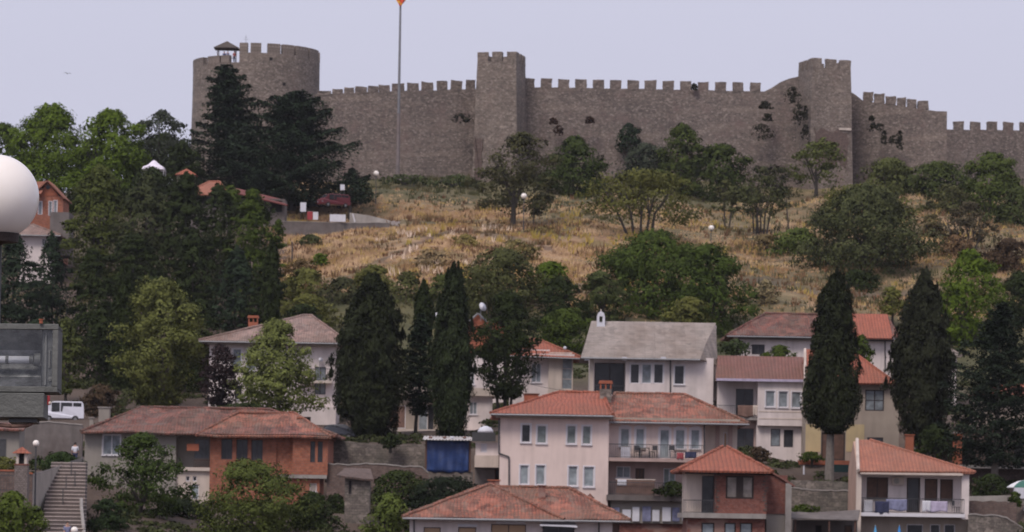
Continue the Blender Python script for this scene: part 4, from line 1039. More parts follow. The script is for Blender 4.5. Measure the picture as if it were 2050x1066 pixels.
put(lambda r: (MB().box(-.3,.3,-.3,.3,0,.85).build('body', M['signw'], r), MB().box(-.31,.31,-.32,.3,.86,.92).build('lid', M['frame'], r)), 'washing_machine', 'white washing machine at the left end of the veranda', 'washing machine', at(1737, 1027, 256.6))
put(chair, 'chair', 'dark chair at the right end of the veranda', 'chair', at(1913, 1028, 256.6), 1.0)
for px, cl, lb in ((1752, 'sky blue', 'closed sky blue parasol below the veranda, left one'), (1800, 'bright blue', 'closed bright blue parasol below the veranda, right one')):
    pm = plain(cl + ' canvas', (0.08, 0.30, 0.55) if px == 1752 else (0.04, 0.22, 0.55), .7, .2, 3)
    r = thing('parasol', lb, 'parasol', at(px, 1085, 255.5)); MB().tube((0,0,-.5),(0,0,1.2),.02).build('pole', M['frame'], r); MB().lathe([(.2,.0),(.17,.4),(.1,.8),(.02,1.15)], n=10).build('canopy', pm, r)

# ---- white two-storey house
h = Bld('white_house', 'white two-storey house with overhanging upper floor and plain brown-red roof', 'house', 316, 1565, 915)
uw = [(1533,783,1551,815),(1559,784,1577,816),(1585,785,1603,817)]
h.block((1517,764,1612,853), -.6, 7, M['white'], uw)
for r in uw: h.window(r, -.6, pane='glassb', surround=.1, cols=1)
MB_ = h.box('clapboard', (1519,824,1611,826), -.63, -.58, 'cream'); h.box('clapboard', (1519,838,1611,840), -.63, -.58, 'cream')
lw = [(1543,859,1562,894),(1569,861,1588,896)]
h.block((1514,853,1612,917), 0, 7, M['white'], lw, down=3, name='lower_wall')
h.window(lw[0], 0, pane='glassb', frame='fdark', cols=1, sill=False); h.window(lw[1], 0, pane='glass', frame='fdark', cols=1, sill=False)
h.block((1436,764,1519,836), 1.6, 5, M['white'], [(1473,779,1508,834)], name='loggia_wall')
h.window((1473,779,1508,834), 1.6, pane='glass', frame='fdark', cols=2, sill=False, name='door')
h.box('loggia_slab', (1434,834,1518,841), -.2, 1.6, 'concrete'); h.rail((1436,812,1516,834), -.15, 'metal', .16)
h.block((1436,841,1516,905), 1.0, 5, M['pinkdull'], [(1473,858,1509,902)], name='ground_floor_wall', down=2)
h.window((1473,858,1509,902), 1.0, pane='glass', frame='fdark', cols=2, sill=False)
A, B_ = h.pt(1432,758,-1), h.pt(1610,763,-1); A.z = B_.z = (A.z + B_.z) / 2; T0, T1 = h.pt(1437,712,3.2), h.pt(1608,715,3.2); T0.z = T1.z = (T0.z + T1.z) / 2
MB().poly([A, B_, T1, T0]).poly([T0, T1, Vector((B_.x, 8, A.z)), Vector((A.x, 8, A.z))]).build('roof', M['t_brown'], h.root, solid=.16, sub=5, wob=.02)
MB().poly([B_ + Vector((-.15,0,-.1)), Vector((B_.x-.15, 8, A.z)), T1 + Vector((-.15,0,-.1))]).poly([A + Vector((.15,0,-.1)), T0 + Vector((.15,0,-.1)), Vector((A.x+.15, 8, A.z))]).build('gable', M['white'], h.root, solid=.1)
h.box('fascia', (1434,759,1610,764), -1.05, -.9, 'cloth_l')
put(lambda r: cloth(r, 1.4, 1.0, 'cloth_r' if False else 'screen', 4), 'laundry', 'brown and cream blanket on the balcony rail of the white house', 'laundry', at(1493, 812, 315.7))
put(lambda r: cloth(r, .5, .9, 'cream', 9), 'laundry', 'cream towel at the right of the balcony rail of the white house', 'laundry', at(1513, 812, 315.68))

# ---- beige house behind the tall cypress
h = Bld('beige_house', 'beige house with yellow ground floor and orange roof, half hidden by the tall trunked cypress', 'house', 312, 1700, 925)
bw = [(1732,781,1770,823),(1644,866,1692,922)]
h.block((1612,758,1800,922), 0, 7, M['beige'], bw, down=3)
h.window(bw[0], 0, pane='glassb', frame='fdark', cols=2, rows=2, sill=False, bar=.1); h.window(bw[1], 0, pane='curtain', frame='darkwood', cols=2, sill=False, name='door', bar=.14)
h.box('yellow_render', (1613,850,1643,905), -.03, .02, 'yellow'); h.box('yellow_render', (1694,850,1730,905), -.03, .02, 'yellow')
h.window((1736,876,1768,888), -.02, pane='glass', frame='fdark', cols=2, sill=False, rec=.05)
A, B_ = h.pt(1613,763,-.8), h.pt(1796,768,-.8); A.z = B_.z; T0, T1 = h.pt(1613,694,4.5), h.pt(1702,706,4.5); T0.z = T1.z = (T0.z + T1.z) / 2
rf = MB().poly([A, B_, T1, T0]).poly([B_, Vector((B_.x, 9, A.z)), T1]).poly([T0, T1, Vector((B_.x, 9, A.z)), Vector((A.x, 9, A.z))]).build('roof', M['t_new'], h.root, solid=.16, sub=5, wob=.02)
MB().path([A + Vector((-.05,-.1,0)), T0 + Vector((-.05,0,0))], [.12, .12], 6).build('verge_board', M['cream'], rf)
MB().poly([A + Vector((.1,0,-.1)), T0 + Vector((.1,0,-.1)), Vector((A.x + .1, 9, A.z))]).build('gable', M['cream'], h.root, solid=.1)
k = MB()
for i in range(20): k.tube(T1.lerp(B_, i/20), T1.lerp(B_, (i+1.1)/20), .12, .1, 7)
k.build('ridge_tiles', M['t_new'], rf)
h.box('terrace_edge', (1600,922,1712,929), -2.0, 0, 'orange', down=.1); h.block((1603,929,1712,985), -1.9, 1.8, M['darkconcrete'], [], name='terrace_wall', down=2)

# ---- upper right house
h = Bld('upper_house', 'white hillside house with half old brown and half new orange roof behind the cypress', 'house', 356, 1620, 745)
uw = [(1505,690,1531,710),(1735,700,1768,735)]
h.block((1474,672,1790,760), 0, 7, M['white'], [uw[0]], down=3)
h.window(uw[0], 0, pane='glass', frame='fdark', cols=2, sill=False)
h.hip(1455,1800,674,1532,1775,630,-1,9,'t_old', rd=3.6, wob=.22)
A, B_, T1, T0 = h.pt(1705,679.5,-1.08), h.pt(1788,681,-1.08), h.pt(1776,632.5,3.5), h.pt(1705,631.5,3.5)
MB().poly([v + Vector((0,-.1,.15)) for v in (A, B_, T1, T0)]).build('new_roof', M['t_new'], h.root, solid=.12)
h.box('eaves', (1478,674,1788,681), -.8, 0, 'darkwood')
h.pipe([(1772,684),(1772,745)], -.1, .06, 'metal')

# ---- grey roofed house
h = Bld('grey_roof_house', 'cream house with big pale grey roof and small arched chimney', 'house', 318, 1310, 800)
gw = [(1262,729,1280,768),(1285,729,1304,768),(1309,729,1328,768),(1350,732,1370,770)]
h.block((1252,716,1428,812), 0, 6, M['white'], gw, down=3)
for r in gw: h.window(r, 0, pane='glassb' if r[0] == 1285 else 'glass', surround=.08, cols=1, sill=r[0] > 1340)
h.block((1180,716,1254,812), 1.6, 4, M['white'], [(1190,727,1250,790)], name='loggia_wall', down=3)
h.window((1190,727,1250,790), 1.6, pane='glass', frame='fdark', cols=2, sill=False, name='balcony_door', bar=.1)
h.box('porch_column', (1180,716,1188,800), -.15, .1, 'cream', down=1)
A, B_ = h.pt(1163,714,-1), h.pt(1402,720,-1); T0, T1 = h.pt(1184,644,4), h.pt(1433,646,4); A.z = B_.z = (A.z + B_.z)/2 ; T0.z = T1.z = (T0.z + T1.z)/2
M0, M1 = h.pt(1172,686,.9), h.pt(1412,690,.9); M0.z = M1.z = (M0.z + M1.z) / 2
E1 = h.pt(1437,733,1.6)
rf = MB().poly([A, B_, M1, M0]).poly([M0, M1, T1, T0]).poly([B_, E1, M1]).poly([M1, E1, T1]).poly([T1, E1, Vector((E1.x, 9, A.z)), Vector((A.x, 9, A.z)), T0]).build('roof', M['t_grey'], h.root, solid=.14, sub=4, wob=.03)
MB().path([A + Vector((0,-.06,-.1)), B_ + Vector((0,-.06,-.1))], [.09, .09], 8).build('gutter', M['galv'], rf)
for x in (1175, 1250, 1328): 
    p = h.pt(x, 718, -.9); MB().box(p.x - .22, p.x + .22, p.y - .1, p.y + .6, p.z - .16, p.z + .12).build('beam_end', M['signw'], h.root)
MB().poly([Vector((E1.x-.15, 1.5, 0)), Vector((E1.x-.15, 8.5, 0)), Vector((E1.x-.15, 8.5, A.z)), T1 + Vector((.05,0,-.2)), Vector((E1.x-.15, 1.5, E1.z))]).build('side_wall', M['white'], h.root, solid=.2)
h.pipe([(1342,722),(1342,800)], -.1, .06, 'metal'); h.rail((1190,772,1252,800), .2, 'metal', .16)
x0, x1, z0, z1 = h.rect((1195,628,1211,656), 3.2); zt = z1; xm = (x0 + x1) / 2
ch = MB().box(x0, xm - .14, 3.2, 3.9, z0 - 1, zt - .25).box(xm + .14, x1, 3.2, 3.9, z0 - 1, zt - .25).box(xm - .14, xm + .14, 3.205, 3.895, z0 - 1, z0 + .45).prism([(x0, zt - .245), (x1, zt - .245), (x1 - .1, zt + .05), (xm, zt + .22), (x0 + .1, zt + .05)], 3.2, 3.9).build('chimney', M['signw'], h.root)
MB().tube((xm, 3.55, zt + .2), (xm, 3.55, zt + .4), .05).build('finial', M['cream'], ch)

# ---- small white house left of the grey roof
h = Bld('small_white_house', 'small whitewashed house with a short red roof sloping right, left of the grey roofed house', 'house', 330, 1090, 790)
h.block((1020,700,1100,800), 0, 6, M['white'], [(1064,728,1083,766)], down=3); h.window((1064,728,1083,766), 0, pane='glassb', cols=2)
h.block((1098,706,1147,800), -.5, 6, M['cream'], [(1125,718,1146,780)], down=3, name='porch_wall')
h.window((1125,718,1146,780), -.5, pane='glassb', frame='cream', cols=1, rows=3, sill=False)
h.hip(1020,1166,712,1066,1074,678,-1.3,7,'t_new', rd=3, gutter='galv', dr=-.15)
h.box('fascia', (1060,709,1150,716), -1.0, -.6, 'white')
o = put(lambda r: MB().ball((0,0,0), .16, 10).build('ball', M['signw'], r), 'roof_ball', 'small white ball on the red roof edge of the small white house', 'ball', at(1131, 697, 329))

# ---- orange gable fragment between cypresses
h = Bld('orange_gable_house', 'narrow orange brick gable wall with grey verge between the two dark cypresses', 'house', 345, 965, 800)
h.block((938,645,1010,712), 0, 5, M['orange'], []); h.block((930,712,1010,800), -.4, 5, M['white'], [(936,735,950,770)], name='lower_wall', down=3)
h.window((936,735,950,770), -.4, pane='blind', cols=2); 
P_ = [h.pt(935,648,-.3), h.pt(957,628,-.3), h.pt(975,645,-.3)]
MB().prism([(p.x, p.z) for p in P_], -.05, 5).build('gable', M['orange'], h.root)
MB().path([P_[0], P_[1], P_[2]], [.1, .1, .1], 6).build('verge_board', M['galv'], h.root)
def dish(r, R=.45, tilt=0.5):
    o = MB().lathe([(.02,0),(R*.5,.05),(R*.85,.16),(R,.25)], n=20).build('reflector', M['signw'], r, smooth=True, solid=.02); o.rotation_euler = (math.radians(70), 0, tilt); o.location = (0, 0, .5)
    MB().tube((0,0,-.8),(0,.1,.5),.03).build('mast', M['galv'], r); MB().tube((0,0,.5),(.1,-.5,.55),.015).ball((.1,-.5,.55),.05,8).build('receiver', M['galv'], r)
put(dish, 'satellite_dish', 'white satellite dish on top of the orange gable', 'satellite dish', at(963, 627, 344), .3)
put(lambda r: dish(r, .5, -.9), 'satellite_dish', 'white satellite dish partly hidden between the thin cypress and the tall cypress', 'satellite dish', at(875, 648, 344), 1.0)

# ---- white house, left centre
h = Bld('pale_roof_house', 'large white house with pale pinkish hip roof behind the round light green tree', 'house', 340, 560, 850)
lw = [(466,699,483,742),(494,699,512,742),(470,772,484,800),(630,735,652,790),(614,790,640,815)]
h.block((418,686,672,862), 0, 8, M['white'], lw[:3] + [lw[3]], down=3)
for r in lw[:2]: h.window(r, 0, pane='glassb', surround=.1, cols=1)
h.window(lw[2], 0, pane='glass', frame='fdark', cols=1); h.window(lw[3], 0, pane='glassb', frame='fdark', cols=2, sill=False, name='door')
h.box('balcony_slab', (598,762,664,767), -1.2, 0, 'cream'); h.rail((600,738,662,762), -1.15, 'metal', .15, ret=1.1)
h.block((600,815,672,865), -2.0, 2.0, M['white'], [(606,835,622,852)], name='porch', down=2); h.window((606,835,622,852), -2.0, pane='black', frame='fdark', sill=False)
h.hip(398,700,684,608,624,632,-1.2,10,'t_pale', rd=4.2, wob=.05)
h.box('eaves', (415,684,672,692), -.8, 0, 'beige')
h.chimney((497,645,516,662), 3.0, mat='orange', cap='orange', depth=.6, style='legs', down=1.2)
put(lambda r: dish(r, .22), 'satellite_dish', 'small satellite dish on the wall beside the balcony of the pale roofed house', 'satellite dish', at(640, 733, 339.7))

# ---- porch fragment behind the cypress pair
h = Bld('garage_house', 'low building with brown louvred wall and white door behind the thin cypress trunk', 'house', 328, 860, 865)
gw = [(776,812,812,858),(838,812,856,862),(857,812,868,862)]
h.block((755,795,985,866), 0, 6, M['beige'], gw, down=2)
h.window(gw[0], 0, pane='screen', frame='frame', cols=1, rows=1, sill=False); h.window(gw[1], 0, pane='blind', frame='frame', cols=1, sill=False, name='door'); h.window(gw[2], 0, pane='glass', frame='fdark', cols=1, sill=False)
h.box('flat_roof', (800,776,990,792), -1.4, 6, 'cream'); h.box('terrace_step', (748,860,965,868), -3, 0, 'cream', down=.6)
h.block((930,792,985,866), -.8, 5, M['white'], [(940,805,955,830)], name='side_room', down=2); h.window((940,805,955,830), -.8, pane='glassb')

# ---- left long house, half stucco half brick
h = Bld('long_house', 'long old tiled house, left half grey render, right half orange brick', 'house', 280, 410, 985)
a_ = [(206,871,241,911),(295,876,306,892)]
h.block((169,860,352,985), 0, 9, M['grey'], a_, down=3)
h.window(a_[0], 0, pane='glassb', cols=2, surround=.06); h.window(a_[1], 0, pane='glass', cols=1)
h.block((352,872,420,938), 1.6, 6, M['cloth_b'] if False else M['grey'], [(389,880,418,918)], name='loggia_wall')
h.window((389,880,418,918), 1.6, pane='glassb', frame='galv', cols=3, sill=False)
h.box('loggia_slab', (352,936,420,943), 0, 1.6, 'cream'); h.rail((388,921,420,937), .02, 'wood', .12)
h.block((352,943,420,1000), .3, 7, M['cream'], [(372,954,380,964),(386,954,394,964),(384,970,398,1000)], name='lower_wall', down=3)
for r in ((372,954,380,964),(386,954,394,964)): h.window(r, .3, pane='glass', cols=1, sill=False)
h.window((384,970,398,1000), .3, pane='blind', cols=1, sill=False, name='door')
bw = [(443,879,465,920),(473,880,496,921),(503,881,526,922),(553,884,583,950)]
h.block((420,872,586,985), 0, 9, M['brick'], bw, name='brick_wall', down=3)
for r in bw[:3]: h.window(r, 0, pane='glass', frame='fdark', cols=2, rows=1, sill=False)
h.window(bw[3], 0, pane='curtain', frame='darkwood', cols=1, sill=False, name='door', rec=.3)
bw = [(621,884,631,926),(636,884,646,926)]
h.block((586,874,656,951), -.5, 9, M['brick'], bw, name='brick_bay')
for r in bw: h.window(r, -.5, pane='glass', frame='fdark', cols=1, sill=False)
h.box('concrete_band', (560,951,654,958), -.55, 5, 'concrete')
h.block((565,958,640,995), -.2, 6, M['brick'], [(620,968,634,985)], name='brick_base', down=3); h.window((620,968,634,985), -.2, pane='lace', cols=1)
h.hip(161,676,868,285,540,818,-1.0,10,'t_old', rd=4.4, wob=.2, gutter=None)
h.hip(392,664,873.5,478,590,827,-1.15,6,'t_mix', rd=3.0, wob=.14, name='front_roof', gutter=None)
for c_ in ((197,817,219,858),): h.chimney(c_, 3.0, mat='grey', cap='concrete', depth=.8, down=1.5)
h.chimney((179,838,187,856), 3.4, mat='grey', cap='concrete', depth=.4, down=1)
h.chimney((596,838,608,852), 2.0, mat='orange', cap='orange', depth=.5, style='slab', down=1)
h.box('orange_sheet', (374,889,398,903), -.3, -.25, 'orange')

# ---- far left brick house on the slope
h = Bld('hillside_brick_house', 'small orange brick house with red gable roof high on the left slope beside the globe', 'house', 460, 95, 465)
w3 = [(77,404,84,430),(98,404,104,432),(108,402,114,430)]
h.block((50,393,126,462), 0, 6, M['brick'], w3, down=4)
for r in w3: h.window(r, 0, pane='glassb', frame='frame', cols=1, surround=.07, sill=False)
P_ = [h.pt(76,393,-.3), h.pt(96,362,-.3), h.pt(117,392,-.3)]
MB().prism([(p.x, p.z) for p in P_], -.05, 6).build('gable', M['orange'], h.root)
x_, _, zz, _2 = h.rect((93,372,99,380)); MB().tube((x_+.2,-.1,zz+.3),(x_+.2,.02,zz+.3),.28,n=12).build('round_window', M['glass'], h.root)
Lx = h.X(30,365); 
MB().poly([Vector((P_[1].x,-.8,P_[1].z+.1)), Vector((P_[2].x+.9,-.8,P_[2].z-.35)), Vector((P_[2].x+.9,7,P_[2].z-.35)), Vector((P_[1].x,7,P_[1].z+.1))]).poly([Vector((P_[0].x-1.2,-.8,P_[0].z-.2)), Vector((P_[1].x,-.8,P_[1].z+.1)), Vector((P_[1].x,7,P_[1].z+.1)), Vector((P_[0].x-1.2,7,P_[0].z-.2))]).build('roof', M['t_salmon'], h.root, solid=.15)
MB().poly([h.pt(40,365,-.2), h.pt(96,363,2), h.pt(82,388,-1.5), h.pt(40,390,-1.5)][::-1]).build('side_roof', M['t_salmon'], h.root, solid=.12)
h2 = Bld('hillside_shed', 'white shed with brownish roof below the small orange brick house', 'house', 452, 75, 520)
h2.block((40,470,100,520), 0, 5, M['white'], [(84,478,92,492)], down=3); h2.window((84,478,92,492), 0)
h2.hip(25,122,470,62,66,450,-1,6,'t_pale', rd=2.5, wob=.05)
h2.block((100,425,138,465), 3.5, 5, M['darkconcrete'], [], name='side_wall', down=3)

# ---- cafe roofs and tent below the round tower
h = Bld('cafe', 'low building with pinkish red hip roof among dark trees below the round tower', 'house', 478, 430, 420)
h.block((380,390,455,425), 0, 6, M['darkconcrete'], [(395,394,440,408)], down=3); h.window((395,394,440,408), 0, pane='glass', frame='fdark', cols=3, sill=False)
h.hip(368,458,390,418,440,364,-1.5,7,'t_salmon', rd=2.5, wob=0, gutter=None)
h = Bld('kiosk', 'dark kiosk with long low dark red roof right of the pinkish cafe roof', 'kiosk', 484, 510, 420)
h.block((470,398,570,428), 0, 5, M['darkconcrete'], [(540,402,565,425)], down=3); h.window((540,402,565,425), 0, pane='black', frame='fdark', cols=1, sill=False)
P_ = [h.pt(455,382,-1.3), h.pt(576,411,-1.3), h.pt(560,398,3.5), h.pt(470,376,3.5)]
MB().poly(P_).build('roof', plain('dark red roofing', (0.16, 0.045, 0.04), .8, .25, 1), h.root, solid=.15)
r = thing('red_roof_hut', 'tiny hut with orange roof just below the left foot of the round tower', 'hut', W(372, 350, 500))
MB().box(-1.2,1.2,0,2,-2,0).build('wall', M['beige'], r); MB().add([(-1.5,-.3,0),(1.5,-.3,0),(1.5,2.3,0),(-1.5,2.3,0),(0,1,.95)], [(0,1,4),(1,2,4),(2,3,4),(3,0,4)]).build('roof', M['t_new'], r, solid=.1)
r = thing('white_tent', 'white pointed tent pavilion among the trees left of the round tower', 'tent', W(308, 352, 500))
for x in (-1.5, 1.5):
    for y in (-1.4, 1.4): MB().tube((x,y,-2),(x,y,.9),.05).build('post', M['frame'], r)
vs = []; 
for k_ in range(16):
    a = 2*math.pi*k_/16; sq = 1/max(abs(math.cos(a)), abs(math.sin(a)))
    for q, (rr, zz) in enumerate(((1.6*sq**.8, .75), (1.5*sq**.8, 1.1), (.85, 1.5), (.3, 2.0), (.02, 2.15))): vs.append((rr*math.cos(a), rr*math.sin(a), zz))
MB().add(vs, [(k_*5+q, ((k_+1)%16)*5+q, ((k_+1)%16)*5+q+1, k_*5+q+1) for k_ in range(16) for q in range(4)]).build('canopy', plain('white canvas', (.72,.66,.76), .7, .05, 1), r, smooth=False, solid=.02)

# ---- tall thin house bits at far right
h = Bld('narrow_white_house', 'narrow white house end glimpsed between the right cypress and the dark cedar', 'house', 345, 1905, 780)
h.block((1885,712,1915,800), 0, 6, M['white'], [(1897,718,1912,735)], down=4); h.window((1897,718,1912,735), 0, pane='blind')
h.hip(1878,1925,712,1893,1903,700,-.6,7,'t_grey', rd=3, gutter=None)
h = Bld('brick_stable', 'dark low brick building behind the cedar trunk at the right edge', 'house', 300, 1990, 930)
h.block((1885,860,2100,935), 0, 5, M['brickold'], [(1920,880,1940,935),(1975,885,2010,935),(2030,885,2048,935)], down=3)
for r in ((1920,880,1940,935),(1975,885,2010,935),(2030,885,2048,935)): h.window(r, 0, pane='black', frame='fdark', cols=1, sill=False)
h.box('terrace_edge', (1890,932,2100,936), -1.5, 0, 'concrete', down=.1)
h.hip(1960,2110,790,2010,2080,772,2,9,'t_new', rd=5, gutter=None, name='roof', wob=.03)
h.block((1960,788,2100,862), 3, 5, M['beige'], [], name='upper_wall')
h.chimney((1908,868,1926,930), -1.0, mat='orange', cap='concrete', depth=.5, name='brick_pier', down=1)
h.chimney((1813,872,1829,925), -4, mat='orange', cap='orange', depth=.6, down=2)
# ------------------------------------------------------------------ retaining walls, stairs, sheds
def wallrun(name, label, pts, D0, D1, ybot, mat, thick=0.6, coping=None, wob=0.12, cat='wall', down=1.0):
    """wall along photo points (px,py top), depth D0..D1"""
    xa, xb = pts[0][0], pts[-1][0]; o = W(xa, ybot, D0); r = thing(name, label, cat, o)
    m = MB(); c = MB(); rnd = random.Random(int(xa)); L = []
    for i in range(len(pts) - 1):
        n = max(1, int(abs(pts[i+1][0] - pts[i][0]) / 7))
        for k in range(n): t = k / n; L.append((pts[i][0] * (1-t) + pts[i+1][0] * t, pts[i][1] * (1-t) + pts[i+1][1] * t))
    L.append(pts[-1]); Q = []
    jz = 0
    for px, py in L:
        jz = .75 * jz + rnd.uniform(-wob, wob) * .45
        D = D0 + (D1 - D0) * (px - xa) / (xb - xa); t = W(px, py, D) - o; b = W(px, ybot, D) - o
        Q.append((Vector((t.x, t.y, t.z + jz)), Vector((t.x, t.y - .15, b.z - down))))
    bk = Vector((0, thick, 0))
    for (t0, b0), (t1, b1) in zip(Q[:-1], Q[1:]):
        m.quad(b0, b1, t1, t0); m.quad(t0, t1, t1 + bk, t0 + bk); m.quad(b1 + bk, b0 + bk, t0 + bk, t1 + bk)
        if coping: 
            u = Vector((0, 0, .1)); f = Vector((0, -.06, .004)); c.quad(t0 + f, t1 + f, t1 + f + u, t0 + f + u); c.quad(t0 + f + u, t1 + f + u, t1 + bk + u, t0 + bk + u)
    m.poly([Q[0][0], Q[0][1], Q[0][1] + bk, Q[0][0] + bk]); m.poly([Q[-1][1], Q[-1][0], Q[-1][0] + bk, Q[-1][1] + bk])
    m.build('wall_body', M[mat], r)
    if coping: c.build('coping', M[coping], r)
    return r
wallrun('stone_wall', 'grey rubble retaining wall above the stone hut between long house and blue tarpaulin', [(652,881),(700,884),(770,890),(850,887)], 290, 289, 942, 'stone', coping=None)
wallrun('stone_wall', 'lower pale topped rubble wall behind the stone hut', [(655,930),(740,930),(800,935),(845,938),(858,948)], 280, 279, 985, 'brickold', coping='concrete')
wallrun('retaining_wall', 'dark stained concrete retaining wall under the white minivan', [(20,850),(98,846),(165,852)], 300, 300, 935, 'darkconcrete', coping='concrete', wob=.03, down=3)
wallrun('stone_wall', 'grey stone retaining wall with red sports of rubble above, left of the veranda house'.replace(' with red sports of rubble above', ''), [(1584,978),(1620,982),(1700,985)], 268, 266, 1030, 'stone', coping='concrete', down=3)
wallrun('stone_wall', 'upper stone terrace wall under the beige house, right of the brick house', [(1584,962),(1655,963),(1712,968)], 280, 279, 990, 'stone', down=1)
wallrun('stone_wall', 'dark low wall below the grey stone wall at the bottom, right of the brick house', [(1584,1028),(1640,1033),(1690,1031),(1724,1022)], 258, 256, 1075, 'darkconcrete', coping='concrete', down=3)
wallrun('stone_wall', 'old brick and stone garden wall right of the veranda house', [(1938,1004),(1990,1004),(2035,1008)], 262, 262, 1032, 'brickold', down=1)
wallrun('stone_wall', 'lower brown rubble wall right of the veranda house at the bottom edge', [(1938,1032),(2000,1034),(2016,1040),(2060,1066)], 256, 256, 1085, 'stone', coping='concrete', down=3)
wallrun('stone_wall', 'low grey wall below the cedar trunk above the old brick garden wall', [(1938,994),(2025,992)], 268, 268, 1004, 'concrete', wob=.02)
wallrun('stone_wall', 'long dark stone wall holding up the car park below the cedars', [(556,444),(640,446),(700,447),(780,448)], 476, 480, 470, 'darkconcrete', coping='concrete', wob=.06, down=3)
wallrun('garden_wall', 'beige wall climbing beside the left of the stairs', [(66,952),(100,942),(140,928),(166,918)], 236, 262, 990, 'grey', coping='concrete', wob=.02, down=2)
wallrun('garden_wall', 'low pinkish wall at the left edge behind the tile capped pillar', [(-60,945),(30,944),(66,950)], 240, 238, 1000, 'brickold', coping='orange', wob=.02, down=2)

# stairs rising to the right back
st = thing('stairs', 'long flight of pale stone stairs climbing beside the long house', 'stairs', W(125, 1075, 232))
o = st.location; a0 = W(78, 1080, 232) - o; a1 = W(168, 1080, 232) - o; b0 = W(104, 926, 252) - o; b1 = W(172, 926, 252) - o
m = MB(); n = 21; nos = MB()
for i in range(n):
    t, t2 = i / n, (i + 1) / n
    l, r_ = a0.lerp(b0, t), a1.lerp(b1, t); z1 = a0.z + (b0.z - a0.z) * t2; y0 = l.y; y1 = a0.y + (b0.y - a0.y) * t2
    if i == 14: y1 += 0
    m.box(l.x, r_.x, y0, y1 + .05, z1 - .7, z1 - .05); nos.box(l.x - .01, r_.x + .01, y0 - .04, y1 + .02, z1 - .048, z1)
m.build('riser', plain('grey stone riser', (.11,.09,.085), .9, .2, 2), st); nos.build('tread', plain('pale tread stone', (.48,.41,.38), .9, .15, 2), st)  # treads coloured pale, risers much darker, so the steps alternate
for t, u in ((.42, .45), (.58, .5), (.66, .72), (.8, .6)):
    l, r_ = a0.lerp(b0, t), a1.lerp(b1, t); q = l.lerp(r_, u); zz = a0.z + (b0.z - a0.z) * t
    MB().tube((q.x, q.y, zz), (q.x, q.y, zz + 1.15), .035).build('handrail_post', M['metal'], st)
m = MB(); m.path([W(170,1085,232) - o, W(163,1015,238.5) - o, W(163,1000,240) - o], [.12]*3, 6).build('side_kerb', M['concrete'], st)

# brick pillar with tiled cap
r = thing('pillar', 'stone gate pillar with small orange tiled roof at lower left', 'pillar', W(41, 1000, 231)); s = F / 231
MB().box(-.42,.42,0,.8,-1,(1000-930)/s).build('shaft', M['palestone'], r)
m = MB()
for x in (-.32, .2): m.box(x, x+.16, .02, .78, 70/s, 92/s)
m.build('lantern_column', M['cream'], r); MB().box(-.45,.45,-.03,.83,68/s,71/s).build('ledge', M['brickred'], r)
MB().box(-.2,.22,.2,.6,71/s,92/s).build('lantern_core', M['black'], r)
z = 92/s; MB().add([(-.58,-.2,z),(.58,-.2,z),(.58,1,z),(-.58,1,z),(0,.4,z+.44)], [(0,1,4),(1,2,4),(2,3,4),(3,0,4),(3,2,1,0)]).build('tile_cap', M['t_new'], r)
r = thing('shed_front', 'corner of a dark doored shed at the left edge under the floodlight', 'shed', W(10, 940, 262))
MB().box(-4,1.0,0,3,-2,3.0).build('wall', M['grey'], r); MB().box(-1.6,0.05,-.05,0,-.5,2.2).build('door', M['metal'], r)
MB().poly([(-4.5,-.6,2.95),(1.4,-.6,2.9),(1.2,3,3.5),(-4.5,3,3.5)]).build('roof', M['t_old'], r, solid=.12)
r = thing('wire_fence', 'dark iron fence standing on the low wall at the left edge', 'fence', W(10, 985, 236))
m = MB()
for i in range(22): m.box(-2.2+i*.19, -2.18+i*.19, 0, .02, -.2, 1.1)
m.box(-2.2,1.8,0,.03,1.05,1.1).box(-2.2,1.8,0,.03,.1,.14).build('bars', M['metal'], r)

# blue tarpaulin shed
h = Bld('tarpaulin_shed', 'shed closed with a bright blue tarpaulin under a white corrugated roof on a rubble base', 'shed', 284, 895, 945)
h.block((852,944,945,992), 0, 4, M['stone'], [], down=2, name='stone_base')
x0, x1, z0, z1 = h.rect((855,882,938,946), 0); m = MB(); nu, nv = 26, 10
vs = [(x0 + (x1-x0)*i/nu, -.1 + .06*math.sin(i*1.1) + .05*math.sin(i*.37+j*.6), z0 + (z1-z0)*j/nv + (.05*math.sin(i*.8) if j == 0 else 0)) for j in range(nv+1) for i in range(nu+1)]
m.add(vs, [(j*(nu+1)+i, j*(nu+1)+i+1, (j+1)*(nu+1)+i+1, (j+1)*(nu+1)+i) for j in range(nv) for i in range(nu)]).build('tarpaulin', M['tarp'], h.root, smooth=True, solid=.02)
for px in (853, 941): x_, z_ = h.X(px, 910), h.Z(px, 946); MB().box(x_-.07, x_+.07, -.08, .08, z_, h.Z(px, 880)).build('post', M['wood'], h.root)
x0, x1, z0, z1 = h.rect((855,880,940,946), 3.9); MB().box(x0, x1, 3.7, 3.8, z0, z1).build('back_wall', M['darkwood'], h.root)
A, B_ = h.pt(846,880,-.8), h.pt(960,880,-.8); m = MB(); nu = 70
for i in range(nu):
    xa_, xb_ = A.x + (B_.x-A.x)*i/nu, A.x + (B_.x-A.x)*(i+1)/nu; za, zb = .04*math.sin(i*1.57), .04*math.sin((i+1)*1.57)
    m.quad((xa_,-.8,A.z+za),(xb_,-.8,A.z+zb),(xb_,4,A.z+zb+.38),(xa_,4,A.z+za+.38))
m.build('corrugated_roof', M['sheet'], h.root, solid=.03)
for i, px in enumerate((862, 890, 905, 930)):
    p = W(px, 876, 284.3); r = thing('roof_stone', ['grey stone weighing down the left end of the corrugated roof', 'dark stone left of the middle on the corrugated shed roof', 'pale stone in the middle of the corrugated shed roof', 'brown stone at the right end of the corrugated shed roof'][i], 'stone', p)
    MB().ball((0,0,.0), .16, 8, .6).build('stone_body', M['signw' if i == 2 else 'screen'], r)
    r.location.z -= .02

